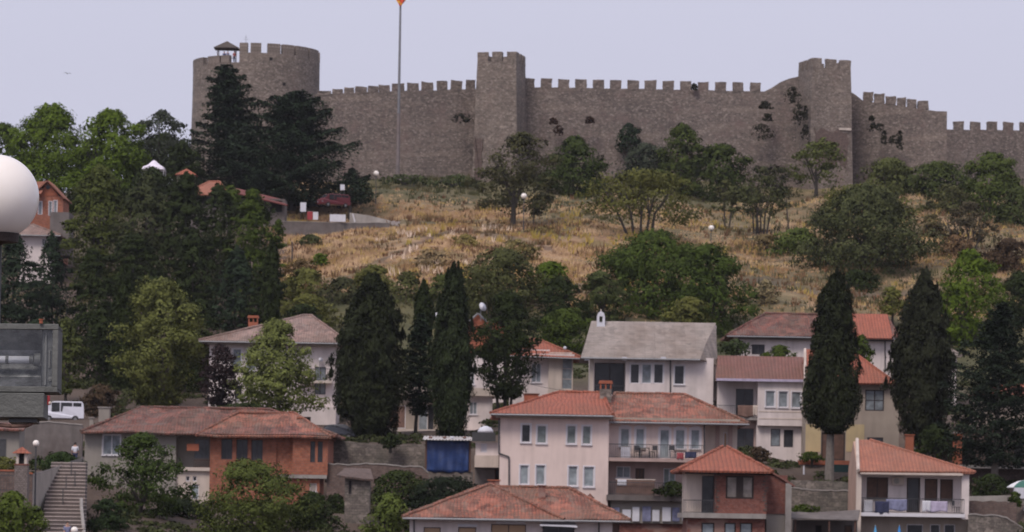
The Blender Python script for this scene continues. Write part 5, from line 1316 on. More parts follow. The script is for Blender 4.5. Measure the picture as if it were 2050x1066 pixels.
# stone hut
h = Bld('stone_hut', 'small rubble stone hut with flat slab roof between long house and tarpaulin shed', 'hut', 262, 715, 1030)
h.block((690,958,740,1035), 0, 2, M['stone'], [(698,962,704,990)], down=2); h.window((698,962,704,990), 0, pane='black', frame='fdark', cols=1, sill=False)
A = [h.pt(674,952,-.5), h.pt(748,960,-.5), h.pt(742,938,2.4), h.pt(690,938,2.4)]
MB().poly(A).build('slab_roof', M['brickold'], h.root, solid=.14, sub=3, wob=.1)

# bits between shed and pink house
h = Bld('balcony_annex', 'small white balcony room with dark parapet left of the pink house', 'annex', 275, 975, 940)
h.block((952,886,998,912), 0, 3, M['white'], [(962,888,975,906)], name='wall'); h.window((962,888,975,906), 0, pane='signw', frame='frame', cols=1, sill=False)
h.box('dark_parapet', (945,866,992,884), -.5, -.3, 'metal'); h.box('slab', (950,912,998,936), -.2, 2.5, 'cream')
h.block((950,936,1018,1010), 1.5, 3, M['darkconcrete'], [(990,940,1012,975)], name='under_wall', down=2); h.window((990,940,1012,975), 1.5, pane='black', frame='wood', cols=1, sill=False)
r = thing('white_dome', 'white domed water tank cover above the dark parapet left of the pink house', 'tank', W(972, 866, 276.5)); MB().lathe([(.62,0),(.60,.12),(.45,.34),(.2,.46),(.02,.5)], n=20).build('dome', M['signw'], r, smooth=True)

# ------------------------------------------------------------------ vehicles
def car(name, label, cat, loc, rz, paint, L=4.2, Wd=1.7, H=1.45, van=False):
    r = thing(name, label, cat, loc, rz); h2 = Wd / 2
    if van: prof = [(-L/2,.35),(-L/2,.95),(-L/2+.35,1.15),(-L/2+1.0,H-.08),(-L/2+1.35,H),(L/2-.2,H),(L/2-.03,H-.25),(L/2,.9),(L/2,.35)]
    else: prof = [(-L/2,.32),(-L/2,.72),(-L/2+.95,.86),(-L/2+1.6,H-.04),(-L/2+2.0,H),(L/2-1.1,H),(L/2-.35,.95),(L/2,.88),(L/2,.35)]
    n = len(prof); vs = []
    for s_ in (-1, 1):
        for x, z in prof: vs.append((x, s_ * (h2 - (0.16 if z > 1.0 else 0)), z))
    bo = MB().add(vs, [tuple(range(n)), tuple(range(2*n-1, n-1, -1))] + [(i, n+i, n+(i+1) % n, (i+1) % n) for i in range(n)]).build('body', M[paint], r)
    bv = bo.modifiers.new('bevel', 'BEVEL'); bv.width = .06; bv.segments = 2
    zt, zb = H - .12, (.98 if van else .88)
    for s_ in (-1, 1):
        y = s_ * (h2 - .145)
        segs = ([(-L/2+1.0,-L/2+1.75),(-L/2+1.85,-L/2+2.9),(-L/2+3.0,L/2-.25)] if van else [(-L/2+1.25,-L/2+2.15),(-L/2+2.22,L/2-.95)])
        for a, b in segs: MB().box(a, b, min(y, y + s_*.03), max(y, y + s_*.03), zb, zt).build('side_window', M['glass'], r)
        for x in (-L/2+.75, L/2-.8):
            wh = MB().tube((x, s_*(h2-.2), .31), (x, s_*(h2+.01), .31), .31, n=18).build('wheel', M['black'], r)
            MB().tube((x, s_*(h2+.0), .31), (x, s_*(h2+.03), .31), .17, n=12).build('rim', M['galv'], wh)
        MB().box(-L/2-.02, -L/2+.08, min(s_*(h2-.42), s_*(h2-.1)), max(s_*(h2-.42), s_*(h2-.1)), .62, .76).build('headlight', M['glassb'], r)
        MB().box(L/2-.08, L/2+.02, min(s_*(h2-.22), s_*(h2-.06)), max(s_*(h2-.22), s_*(h2-.06)), .7, .92).build('tail_light', M['red'], r)
    a, b = (prof[2], prof[3]); d = Vector((b[0]-a[0], 0, b[1]-a[1])); nrm = Vector((-d.z, 0, d.x)).normalized() * .02
    p0, p1 = Vector((a[0], 0, a[1])) + d * .12 + nrm, Vector((a[0], 0, a[1])) + d * .92 + nrm
    MB().quad(p0 + Vector((0,-h2+.25,0)), p1 + Vector((0,-h2+.3,0)), p1 + Vector((0,h2-.3,0)), p0 + Vector((0,h2-.25,0))).build('windscreen', M['glass'], r, solid=.02)
    x_ = L/2 - (.02 if van else .55)
    MB().box(x_, x_ + .03, -h2+.3, h2-.3, H - .6 if van else 1.0, H - .2).build('rear_window', M['glass'], r) if van else None
    return r
plain('white car paint', (.62,.62,.70), .35, .05, 2); M['carw'] = _plain['white car paint']
plain('dark car paint', (.045,.05,.07), .3, .1, 2); M['card'] = _plain['dark car paint']
plain('dark red car paint', (.10,.009,.014), .3, .1, 2); M['carr'] = _plain['dark red car paint']
p = W(124, 846, 336); car('minivan', 'white minivan parked at the top of the retaining wall on the left', 'van', p, math.radians(9), 'carw', L=4.0, H=1.95, van=True)
p = W(668, 882, 318); car('parked_car', 'dark grey car parked behind the right end of the long house', 'car', p, 0.05, 'card', L=4.2, H=1.4)
p = W(668, 416, 484); car('parked_car', 'dark red hatchback parked under the cedars by the white notices', 'car', p, math.radians(35), 'carr', L=4.3, H=1.8, van=True)
# car park things
def board(label, x0, y0, x1, y1, D, mat, legs=True, cat='sign', name='sign_board', rz=0):
    a, b = W(x0, y1, D), W(x1, y0, D); r = thing(name, label, cat, ((a.x+b.x)/2, D, a.z), rz); w2 = abs(b.x-a.x)/2; hh = b.z-a.z
    MB().box(-w2, w2, 0, .06, 0, hh).build('panel', M[mat], r)
    MB().box(-w2-.04, w2+.04, -.01, .07, hh+.002, hh+.05).build('frame', M['galv'], r)
    if legs: MB().box(-w2+.03,-w2+.09,.07,.12,-1.0,hh).box(w2-.09,w2-.03,.07,.12,-1.0,hh).build('post', M['metal'], r)
    return r
board('tall white notice board on the car park left of the red hatchback', 601, 406, 613, 424, 480, 'signw')
board('red panel at the front of the car park wall', 615, 424, 626, 440, 477.5, 'red', legs=False)
board('white panel standing directly right of the red panel on the car park wall', 626.5, 425, 637, 440, 477.5, 'signw', legs=False)
board('wide white banner board on the car park wall', 660, 430, 692, 444, 478, 'signw')
board('small red and white road sign above the red hatchback', 681, 370, 690, 381, 490, 'signw')
r = thing('barrier', 'leaning white barrier post at the right end of the car park', 'barrier', W(712, 446, 479)); MB().tube((0,0,-.3), (-.42,0,1.15), .09).build('arm', M['frame'], r); MB().box(-.14,.16,-.12,.12,-.5,.1).build('foot', M['concrete'], r)
# path strip leading down from the car park
m = MB(); pts = [(585,424,488),(640,425,490),(700,427,492),(760,436,488),(800,447,482)]
L_ = [W(a, b, c) for a, b, c in pts]
for i in range(len(L_)-1):
    for k_ in range(6):
        a, b = L_[i].lerp(L_[i+1], k_/6), L_[i].lerp(L_[i+1], (k_+1)/6)
        g4 = [(a.x, a.y - 2.2), (b.x, b.y - 2.2), (b.x, b.y + 2.6), (a.x, a.y + 2.6)]
        m.quad(*[Vector((x, y, ground(x, y) + .10)) for x, y in g4])
o = m.build('path', plain('pale gravel', (.20,.165,.15), .95, .2, 1.5), None); tag(o, kind='structure')
wallrun('kerb', 'pale concrete kerb along the path below the cedars', [(700,426),(740,432),(782,442)], 484, 482, 436, 'concrete', wob=.01, thick=.4, cat='kerb', down=.8)

# lamps
def lamp(name, label, px, py, D, R, ybase=None, lens=None, base=None):
    p = W(px, py, D); z0 = base if base is not None else ground(p.x, D)
    r = thing(name, label, 'street lamp', (p.x, D, z0), 0, 'white globe street lamps'); hh = p.z - z0
    MB().tube((0,0,-.3), (0,0,hh - R*.8), .07, .045, 10).build('post', M['metal'], r)
    MB().tube((0,0,0), (0,0,.5), .12, .09, 10).build('base', M['metal'], r)
    MB().tube((0,0,hh-R*1.12), (0,0,hh-R*.8), R*.45, R*.5, 12).build('collar', M['metal'], r)
    MB().ball((0,0,hh), R, 28).build('globe', M['globe'], r, smooth=True)
    return r
gm, n_, l_, p_ = newmat('opal globe'); p_.inputs['Base Color'].default_value = (.86,.80,.77,1); p_.inputs['Roughness'].default_value = .22
l_.new(mixn(n_, l_, rampn(n_, l_, noisen(n_, l_, 22, 8, coord(n_), .75), .66, .74, 0, .5), mixn(n_, l_, rampn(n_, l_, noisen(n_, l_, 3, 4, coord(n_)), .3, .7), (.80,.735,.69), (.87,.82,.78)), (.45,.36,.3)), p_.inputs['Base Color'])
p_.inputs['Subsurface Weight'].default_value = .35; p_.inputs['Subsurface Radius'].default_value = (.1,.1,.1)
M['globe'] = gm
lamp('street_lamp', 'globe lamp on a slim post on the slope just right of the cedars', 753, 348, 505, .40)
lamp('street_lamp', 'globe lamp shining white in front of the dark tree trunk on the slope', 1049, 393, 466, .38)
lamp('street_lamp', 'low globe lamp in the dry grass between the two olive groves', 1424, 457, 455, .36)
lamp('street_lamp', 'globe lamp beside the tile capped pillar left of the stairs', 72, 888, 232.5, .21)
lamp('street_lamp', 'globe lamp at the foot of the stairs on the bottom edge', 149, 1062, 222, .22)
person('person in white top walking up at the top of the stairs', W(150, 934, 262), math.pi, 'signw', 'cloth_n', stride=.2)
person('person in blue grey top at the foot of the stairs beside the globe lamp', W(134, 1100, 224), .4, 'cloth_b', 'cloth_n')
M['stonepole'] = plain('old pole', (.09,.07,.06), .9, .3, 3)
for px, y0, y1, D, lab in ((1581, 400, 470, 480, 'slanting thin wooden pole in the dry grass right of the small multi stemmed trees'), (1068, 412, 462, 478, 'thin dark post in the grass right of the leaning trunk'), (835, 350, 378, 545, 'short dark post in the green grass in front of the fortress wall'), (585, 486, 510, 440, 'short dark stake on the dry slope at the left')):
    p = W(px, y1, D); r = thing('pole', lab, 'pole', p); hh = (y1-y0)/(F/D); MB().tube((0,0,-1), (-.12*hh*(px == 1581), 0, hh), .12, .08).build('shaft', M['stonepole'], r)
    MB().tube((-.12*hh*(px == 1581), 0, hh), (-.12*hh*(px == 1581), 0, hh + .06), .10, .03).build('cap', M['metal'], r)
# overhead cable between the house and the garden
r = thing('cable', 'thin overhead cable sagging across the small white house', 'cable', W(1030, 760, 318)); b_ = W(1190, 783, 318) - r.location
MB().path([Vector((0,0,0)).lerp(b_, t) + Vector((0,0,-.35*math.sin(math.pi*t))) for t in [i/12 for i in range(13)]], [.018]*13, 5).build('wire', M['metal'], r)

# umbrella at the right edge
r = thing('parasol', 'green and white garden parasol at the right edge', 'parasol', W(2050, 1010, 266))
MB().tube((0,0,-.5), (0,0,1.8), .03).build('pole', M['frame'], r)
gmat, n_, l_, p_ = newmat('striped parasol'); g1 = n_.new('ShaderNodeTexGradient'); g1.gradient_type = 'RADIAL'; l_.new(coord(n_), g1.inputs[0])
mm = n_.new('ShaderNodeMath'); mm.operation = 'MULTIPLY'; l_.new(g1.outputs['Fac'], mm.inputs[0]); mm.inputs[1].default_value = 4; m2 = n_.new('ShaderNodeMath'); m2.operation = 'FRACT'; l_.new(mm.outputs[0], m2.inputs[0]); m3 = n_.new('ShaderNodeMath'); m3.operation = 'GREATER_THAN'; l_.new(m2.outputs[0], m3.inputs[0]); m3.inputs[1].default_value = .5
l_.new(mixn(n_, l_, m3.outputs[0], (.66,.66,.68), (.02,.11,.08)), p_.inputs['Base Color'])
MB().lathe([(1.3,0),(1.28,.06),(1.0,.27),(.5,.5),(.03,.6)], n=32).build('canopy', gmat, r, smooth=True, solid=.015).location = (0,0,1.2)
r = thing('white_table', 'white covered table below the green and white parasol', 'table', W(2046, 1000, 265)); MB().box(-.6,.6,-.3,.5,.05,.85).build('cloth', M['signw'], r); MB().box(-.5,.5,-.2,.4,-.4,.05).build('base', M['grey'], r)

# ------------------------------------------------------------------ foreground lamp and floodlight
GD = 17.4
p = W(-7, 395, GD); r = thing('globe_lamp', 'large white globe of a close street lamp cut off by the left edge', 'street lamp', (p.x, GD, p.z))
R_ = 85 / (F / GD)
MB().ball((0,0,0), R_, 64).build('globe', gm, r, smooth=True)
MB().tube((0,0,-R_-.012), (0,0,-R_+.03), R_*.52, R_*.55, 28).tube((0,0,-R_-.03), (0,0,-R_-.012), R_*.1, R_*.3, 20).build('collar', M['darkwood'], r)
MB().tube((.021,0,-4), (.021,0,-R_-.02), .0085, .0085, 14).build('post', M['metal'], r)
p = W(0, 715, 17.1); s = F / 17.1
fr = thing('floodlight', 'grey metal floodlight with glass front at the left edge under the big globe', 'floodlight', p, 0)
fr.rotation_euler = (math.radians(-4), math.radians(-0.4), math.radians(0))
def fx(px): return px / s
def fz(py): return (715 - py) / s
hm = plain('weathered aluminium', (.065,.07,.07), .55, .25, 9, metal=.3, stain=(.035,.036,.035))
hl = plain('grey cast metal', (.115,.118,.112), .6, .25, 6, metal=.2, stain=(.07,.07,.066))
X0, X1 = fx(-190), fx(116)
m = MB()      # hollow reflector box: outer shell and rim
dpt = .16
m.box(X0, X1, 0, dpt, fz(784), fz(778)).box(X0, X1, 0, dpt, fz(656), fz(650)).box(X1-.012, X1, .001, dpt, fz(778), fz(656)).box(X0, X0+.012, .001, dpt, fz(778), fz(656))
bo = m.build('housing', hm, fr); bo.modifiers.new('b', 'BEVEL').width = .003
m = MB().box(X0, X1+.002, -.012, 0, fz(786), fz(774)).box(X0, X1+.002, -.012, 0, fz(660), fz(648)).box(X1-.026, X1+.002, -.0121, 0, fz(774), fz(660)).box(X0, X0+.026, -.0121, 0, fz(774), fz(660))
b2 = m.build('front_frame', hl, fr); b2.modifiers.new('b', 'BEVEL').width = .003
m = MB()      # faceted reflector inside
pr = [(fz(776), .02), (fz(750), .10), (fz(722), .135), (fz(695), .12), (fz(658), .02)]
for i in range(4):
    n_s = 10
    for k_ in range(n_s):
        a, b = X0 + .02 + (fx(82)-X0-.02)*k_/n_s, X0 + .02 + (fx(82)-X0-.02)*(k_+1)/n_s
        m.quad((a, pr[i][1], pr[i][0]), (b, pr[i][1], pr[i][0]), (b, pr[i+1][1], pr[i+1][0]), (a, pr[i+1][1], pr[i+1][0]))
m.poly([(fx(82), y_, z_) for z_, y_ in pr])
rmat, n_, l_, p_ = newmat('reflector'); co_ = coord(n_)
l_.new(mixn(n_, l_, rampn(n_, l_, noisen(n_, l_, 9, 7, co_, .7), .38, .66), (.03,.033,.034), (.30,.31,.32)), p_.inputs['Base Color']); p_.inputs['Roughness'].default_value = .42; p_.inputs['Metallic'].default_value = .85
bumpn(n_, l_, noisen(n_, l_, 60, 3, co_), p_, .25, .002)
m.build('reflector', rmat, fr)
MB().box(fx(82), X1-.013, .03, .035, fz(776), fz(658)).build('side_plate', hm, fr)
m = MB().tube((fx(98), .028, fz(735)), (fx(98), .028, fz(700)), .006, n=6).tube((fx(100), .02, fz(757)), (fx(100), .03, fz(757)), .011, n=12).box(fx(88), fx(92), .02, .03, fz(770), fz(665)); m.build('side_fixings', hl, fr)
tb = MB().tube((fx(-150), .065, fz(717)), (fx(62), .065, fz(717)), .018, n=20)
lm = glass('quartz tube', (.62,.64,.68), .12); tb.build('lamp_tube', lm, fr, smooth=True)
MB().tube((fx(8), .064, fz(717)), (fx(14), .064, fz(717)), .021, n=16).tube((fx(56), .064, fz(717)), (fx(64), .064, fz(717)), .02, n=20).tube((fx(64), .064, fz(717)), (fx(76), .07, fz(717)), .03, .034, n=24).build('lamp_socket', hm, fr, smooth=False)
gl, n_, l_, p_ = newmat('front glass'); 
l_.remove(p_.outputs[0].links[0]); mx_ = n_.new('ShaderNodeMixShader'); tr_ = n_.new('ShaderNodeBsdfTransparent'); gs = n_.new('ShaderNodeBsdfGlossy'); gs.inputs['Roughness'].default_value = .08
df = n_.new('ShaderNodeBsdfDiffuse'); df.inputs['Color'].default_value = (.22,.215,.21,1); ms2 = n_.new('ShaderNodeMixShader')
dn = noisen(n_, l_, 30, 8, coord(n_), .75); l_.new(rampn(n_, l_, dn, .5, .9, .0, .16), ms2.inputs[0]); l_.new(tr_.outputs[0], ms2.inputs[1]); l_.new(df.outputs[0], ms2.inputs[2])
mx_.inputs[0].default_value = .04; l_.new(ms2.outputs[0], mx_.inputs[1]); l_.new(gs.outputs[0], mx_.inputs[2]); l_.new(mx_.outputs[0], n_['Material Output'].inputs[0])
MB().box(X0+.02, X1-.024, -.006, -.002, fz(775), fz(659)).build('glass', gl, fr)
gb = MB().box(X0, fx(92), -.03, .12, fz(838), fz(788)).build('gear_box', hl, fr); gb.modifiers.new('b', 'BEVEL').width = .004
MB().tube((fx(82), -.02, fz(648)), (fx(82), -.02, fz(641)), .009, n=12).tube((fx(82), -.02, fz(641)), (fx(82), -.02, fz(639)), .012, n=12).build('top_screw', M['orange'], fr)
m = MB(); cpts = [Vector((fx(-30), .03, fz(838))), Vector((fx(-10), .02, fz(850))), Vector((fx(25), .0, fz(854))), Vector((fx(55), .02, fz(852))), Vector((fx(66), .03, fz(846))), Vector((fx(70), .04, fz(838)))]
m.path(cpts, [.009]*6, 8).build('cable_loop', M['screen'], fr, smooth=True)
MB().box(fx(20), fx(76), .0, .1, fz(846), fz(838.2)).build('bracket_foot', M['metal'], fr)
MB().tube((fx(99), .0, fz(810)), (fx(99), .0, fz(792)), .007, n=10).build('side_knob', M['red'], fr); MB().ball((fx(101), 0, fz(807)), .009, 10).build('knob', M['cream'], fr)
MB().tube((fx(-60), .1, fz(1350)), (fx(-60), .1, fz(838)), .03, n=14).build('mount_pole', M['galv'], fr)
# ------------------------------------------------------------------ trees and plants
DK = (.023,.033,.012); DKB = (.022,.035,.021); MID = (.046,.068,.014); BRT = (.070,.108,.015); OLV = (.092,.098,.030); YEL = (.105,.120,.040); GRY = (.040,.050,.036); RED = (.060,.042,.028); PUR = (.026,.018,.020)
def T(kind, lb, bb, D, c, **k):
    k_ = .98 if max(c) > .035 and c not in (MID, BRT, OLV, YEL) else 1
    return tree(kind, lb, bb, D, tuple(x * k_ for x in c), **k)
# skyline, far left
T('broad', 'dark round tree at the left edge behind the big globe', (-70,248,62,420), 548, MID)
T('broad', 'biggest bright green tree on the upper left skyline', (14,212,200,430), 525, BRT, lobes=40, cov=8, prof='dome')
T('broad', 'bright green tree right of the biggest skyline tree, touching it', (130,222,290,420), 518, BRT, lobes=34, cov=8, prof='dome')
T('pine', 'grey green wispy tree just left of the round tower', (258,222,378,360), 530, GRY, cov=3.6)
T('broad', 'small dark tree left of the round tower foot', (330,285,405,400), 512, DK)
T('cedar', 'tall dark cedar standing in front of the round tower', (378,135,545,420), 520, DKB, prof=[(0,.85),(.12,1),(.3,.78),(.5,.62),(.7,.52),(.85,.42),(.95,.28),(1,.08)], cov=8.5, leaf=4.0, lean=-.25)
T('cedar', 'broad dark cedar right of the tall cedar, covering the wall end', (455,186,712,408), 505, DKB, prof=[(0,.8),(.12,.98),(.3,1),(.5,.82),(.7,.6),(.86,.5),(.95,.3),(1,.06)], cov=9, leaf=4.0, lean=.1)
T('cedar', 'low spreading cedar branch tree beside the lamp right of the cedars', (650,338,752,405), 500, DKB, cov=4.5)
T('broad', 'dull green tree behind the white tent', (240,268,400,390), 534, MID, cov=7, prof='dome')
T('broad', 'dark tree directly in front of the white tent posts', (252,336,348,430), 494, DK, cov=7)
T('broad', 'dark tree hiding the left part of the pinkish cafe roof', (338,352,402,440), 470, DK, cov=7)
T('bush', 'dark bushes in front of the kiosk', (452,400,548,446), 470, DK, cov=6)
T('bush', 'dark bush right of the pinkish cafe roof', (440,372,482,420), 472, MID, cov=6)
# dark conifer mass left
CP = [((130,335,270,600),440,(.060,.075,.022)),((232,352,352,620),432,(.045,.055,.026)),((318,350,425,640),424,DK),((395,372,485,600),420,DK),((455,380,562,640),414,MID),((60,470,150,740),400,DKB),((-30,470,80,780),392,DKB),((135,500,235,770),384,DK),((200,470,330,700),396,DK),((330,470,440,730),398,DK),((420,500,520,720),392,DKB),((490,520,572,690),390,DK),((20,640,130,820),372,DKB),((150,620,250,800),368,DK),((285,700,420,810),362,DK),((355,600,440,760),366,DK)]
CL = ['olive green pine at the left of the dark wood, right of the brick hillside house','grey green pine under the white tent','dark pine right of the white tent','dark pine directly below the pinkish cafe roof','green pine at the right edge of the dark wood, beside the dry slope','blue dark pine below the hillside shed','blue dark pine behind the lamp post at the left edge','dark pine in the middle of the wood above the minivan','dark pine above the slender dark cypress','dark pine above the tall yellow green tree','dark pine with bare trunk above the pale roofed house','dark tree left of the thin cypress above the pale roof','dark pine behind the floodlight','dark pine between minivan and slender dark cypress','dark tree behind the tall yellow green tree','dark tree right behind the top of the yellow green tree']
for i, ((bb, D, c), lb) in enumerate(zip(CP, CL)):
    T('pine', lb, bb, D, c, cov=6.2, leaf=4.4, prof='oval' if i % 3 else 'round', lobes=46, group='conifers of the dark wood on the left')
T('cypress', 'slender dark cypress left of the tall yellow green tree', (218,535,285,812), 362, DK, prof='column')
T('cypress', 'slim dark cypress above the pale roofed house', (524,480,562,676), 362, DK, prof='column')
T('broad', 'tall yellow green tree left of centre, above the long house', (240,560,412,822), 345, YEL, prof='vase', lobes=54, cov=6.5, vary=.6, trunk='bark_pale')
T('broad', 'small yellow green tree right of the floodlight', (98,638,168,790), 350, (.07,.085,.03), prof='oval')
T('broad', 'small purple dark tree beside the pale roofed house', (402,690,476,815), 330, PUR)
T('broad', 'round light green tree in front of the pale roofed house', (482,642,636,838), 326, (.125,.15,.05), prof='pear', lobes=48, cov=6.5, vary=.6)
T('bush', 'dark hedge at the foot of the round light green tree', (400,808,560,850), 322, DK)
T('bush', 'brownish undergrowth on the slope above the minivan', (165,770,235,835), 340, RED)
# cypresses of the middle
T('cypress', 'broadest dark cypress, in the centre left above the rubble wall', (664,552,812,884), 312, (.022,.028,.014), prof=[(0,.22),(.06,.5),(.12,.78),(.3,1),(.5,.92),(.68,.7),(.84,.42),(1,.12)], cov=7.5)
T('cypress', 'small pointed cypress top between the broad and the thin cypress', (829,562,870,680), 340, DK, prof='flame')
T('cedar', 'dark drooping cedar under the small pointed cypress', (806,630,880,830), 316, DKB, prof='oval', cov=6.5, trunkpx=832)
T('cypress', 'tall thin cypress, left of the orange gable', (862,530,950,870), 310, (.024,.034,.016), prof='flame', cov=7.5)
T('broad', 'dark rounded tree on split trunks in front of the orange gable', (950,585,1074,800), 320, DK, prof='oval', lobes=40, cov=7, stems=3, tw=.16)
# middle slope shrubs
T('broad', 'broad dull green tree behind the thin cypress and orange gable', (905,500,1100,690), 392, (.062,.070,.028), lobes=40)
T('bush', 'bright green bush top in the middle of the lower slope', (1058,524,1140,600), 398, BRT)
T('bush', 'dark bush below the bright green bush', (1070,555,1180,690), 386, DK)
T('bush', 'dull green bush above the small white house', (1075,618,1185,712), 376, MID)
T('broad', 'large rounded green tree above the grey roofed house', (1196,462,1420,668), 396, (.052,.078,.018), lobes=44, prof='dome')
T('broad', 'second rounded green tree directly left of the upper white house', (1340,490,1508,700), 386, (.046,.070,.016), lobes=36)
T('bush', 'pale green bush on the left flank of the large rounded green tree', (1160,545,1250,650), 388, (.055,.07,.026))
T('bush', 'light green shrub behind the ridge of the grey roof', (1330,595,1420,660), 374, OLV)
for i, (bb, D, c, lb) in enumerate([((552,538,660,640),400,OLV,'olive bush on the slope left of the broad cypress top'), ((636,556,735,650),396,(.05,.055,.028),'brown green bush above the pale roof'), ((700,532,800,640),402,OLV,'olive bush behind the top of the broad cypress'), ((775,545,865,690),396,(.07,.078,.03),'yellow green bush left of the small pointed cypress'), ((848,548,935,690),396,(.06,.075,.026),'yellow green bush between small pointed and thin cypress'), ((560,610,640,690),376,DK,'dark bush above the left part of the pale roof'), ((625,508,660,532),430,BRT,'little bright green bush on the dry slope'), ((600,470,645,492),455,(.06,.07,.03),'small dull green bush on the slope below the car park wall'),((545,440,570,480),462,MID,'green bush at the left end of the car park wall'), ((560,590,680,670),384,OLV,'wide low olive bush just above the pale roof ridge')]):
    T('bush', lb, bb, D, c, cov=5)
# trees before the fortress, leaf colours lightened a little to imitate haze
T('olive', 'dull green tree with a dark leaning trunk below the middle square tower', (952,268,1110,430), 512, (.056,.058,.028), prof='round', cov=4.5, trunkpx=1026, tw=.35, lobes=34, foot=452)
T('broad', 'dark green round tree right of the leaning trunk tree', (1082,274,1212,415), 528, (.042,.060,.018))
T('olive', 'wide olive tree on several bare trunks in the middle of the slope', (1170,340,1396,446), 498, OLV, prof='dome', stems=5, tw=.2, cov=4.2, lobes=36, foot=474)
T('broad', 'dull green tree against the wall behind the wide olive tree', (1238,288,1352,385), 538, GRY)
T('broad', 'tallest dark green tree of the group before the long wall', (1318,250,1420,400), 534, (.050,.068,.020))
T('broad', 'dark green tree right of the tallest one before the long wall', (1385,290,1502,410), 530, (.042,.058,.018))
T('bush', 'dark ivy clump growing high on the long fortress wall', (1236,248,1282,304), 551.5, DKB)
T('olive', 'small olive tree left of the multi stemmed one', (1428,360,1484,424), 500, (.065,.070,.030), prof='dome', stems=2, tw=.14, cov=4.2, lobes=16, foot=458)
T('olive', 'multi stemmed olive tree with bare lower trunks right of the low globe lamp', (1465,352,1580,432), 496, (.056,.064,.028), prof='dome', stems=6, tw=.14, cov=4.2, lobes=26, foot=471)
T('olive', 'thin crowned green tree before the right square tower', (1580,278,1688,372), 535, (.075,.090,.030), cov=3.6, lobes=20, foot=398)
T('broad', 'huge round dark tree with lighter top on the right slope', (1612,372,1855,585), 432, (.034,.048,.020), tip=(.11,.12,.05), prof='round', lobes=56, cov=6.5, vary=.55)  # tip: tone of the sunlit top put into the leaf colour, in clumps
T('bush', 'lighter olive fringe tree rising behind the huge round dark tree', (1640,372,1830,450), 446, OLV)
T('bush', 'bright green bush left of the huge round dark tree', (1545,458,1650,535), 446, (.07,.095,.026))
T('broad', 'dull olive tree behind the right shoulder of the huge dark tree', (1722,318,1850,440), 526, (.07,.082,.03))
T('broad', 'dark green tree before the wall corner on the right', (1815,325,1945,445), 520, (.050,.066,.022))
T('broad', 'green tree rising before the low wall near the right edge', (1918,306,2048,465), 506, (.062,.085,.024))
T('olive', 'brownish thin tree on crooked stems right of the huge dark tree', (1872,405,2000,484), 486, (.058,.052,.034), stems=5, tw=.14, cov=3.0, lobes=24, foot=506)
T('broad', 'dark tree at the right edge behind the brownish thin tree', (1975,375,2095,520), 490, (.046,.060,.022))
T('broad', 'bright green tree on the slope above the right dark cypress', (1868,502,2005,700), 384, BRT, lobes=36)
T('broad', 'dark green tree at the right edge of the lower slope', (1990,545,2100,700), 392, DK)
T('bush', 'reddish brown dry shrub at the right edge of the slope', (1960,478,2060,560), 428, RED, cov=5)
T('bush', 'yellow green bush above the new orange roof', (1760,575,1815,632), 388, OLV)
T('bush', 'low dark bush under the huge round tree', (1650,540,1760,600), 420, DK)
for i, (bb, D, c, lb) in enumerate([((1500,560,1560,612),398,(.2,.17,.1),'straw coloured bush right of the second rounded green tree'),((1180,430,1260,478),484,(.10,.095,.045),'low olive scrub left of the wide olive tree foot'),((1840,430,1890,480),470,(.09,.08,.04),'low brownish scrub right of the huge dark tree'),((900,470,960,520),440,(.19,.16,.06),'yellowish scrub above the thin cypress'),((1000,480,1080,525),425,(.15,.13,.055),'yellowish scrub above the broad dull green tree'),((760,350,860,372),538,(.055,.07,.032),'long green scrub below the flagpole'),((860,352,960,378),536,(.05,.065,.03),'green scrub left of the middle square tower foot'),((700,372,745,400),506,(.07,.08,.035),'dull scrub left of the slope lamp'),((830,500,900,545),418,(.22,.17,.10),'straw bush above the small pointed cypress'),((560,520,640,565),412,(.10,.07,.035),'rust coloured scrub on the left slope'),((1510,470,1560,500),450,(.12,.095,.05),'dry scrub right of the low globe lamp'),((1270,400,1330,420),520,(.05,.06,.03),'low green scrub under the group before the long wall'),((1880,470,1960,520),446,(.13,.085,.05),'rusty scrub below the brownish thin tree'),((1040,455,1130,490),460,(.17,.14,.06),'golden scrub below the leaning trunk tree')]):
    T('bush', lb, bb, D, c, cov=3.6, vary=.45)
# cypresses right
T('cypress', 'tall cypress with a bare pale trunk in front of the beige house', (1612,548,1722,866), 300, (.022,.028,.014), prof=[(0,.25),(.06,.66),(.15,1),(.28,.92),(.42,.7),(.6,.6),(.8,.46),(.92,.26),(1,.04)], cov=7.5, trunk='bark_pale', trunkpx=1662, tw=.34, base=W(1662,962,300).z)
T('cypress', 'wide ragged dark cypress right of the beige house', (1776,545,1908,890), 303, (.024,.028,.017), prof=[(0,.3),(.1,.8),(.3,1),(.55,.82),(.75,.56),(.9,.3),(1,.05)], cov=7)
T('cedar', 'dark layered cedar with a bare trunk at the right edge', (1900,612,2100,930), 290, (.020,.030,.020), prof=[(0,.75),(.15,1),(.4,.85),(.65,.6),(.85,.35),(1,.05)], cov=6.5, trunk='bark_pale', trunkpx=1990, tw=.3, base=W(1990,988,290).z)
T('bush', 'dark shrubs filling the gap behind the veranda house roof', (1830,850,1930,935), 300, DK)
T('bush', 'green climbing shrub at the left window of the upper white house', (1528,692,1592,730), 352, MID); T('bush', 'green shrub in front of the right side of the upper white house', (1700,672,1748,735), 351, MID)
T('bush', 'small shrub left of the upper white house', (1440,680,1500,712), 350, (.035,.05,.02))
T('bush', 'dark shrub below the brick stable at the right', (1945,950,2020,998), 272, DK); T('bush', 'small round green shrub beside the covered table', (2020,985,2045,1015), 264, MID)
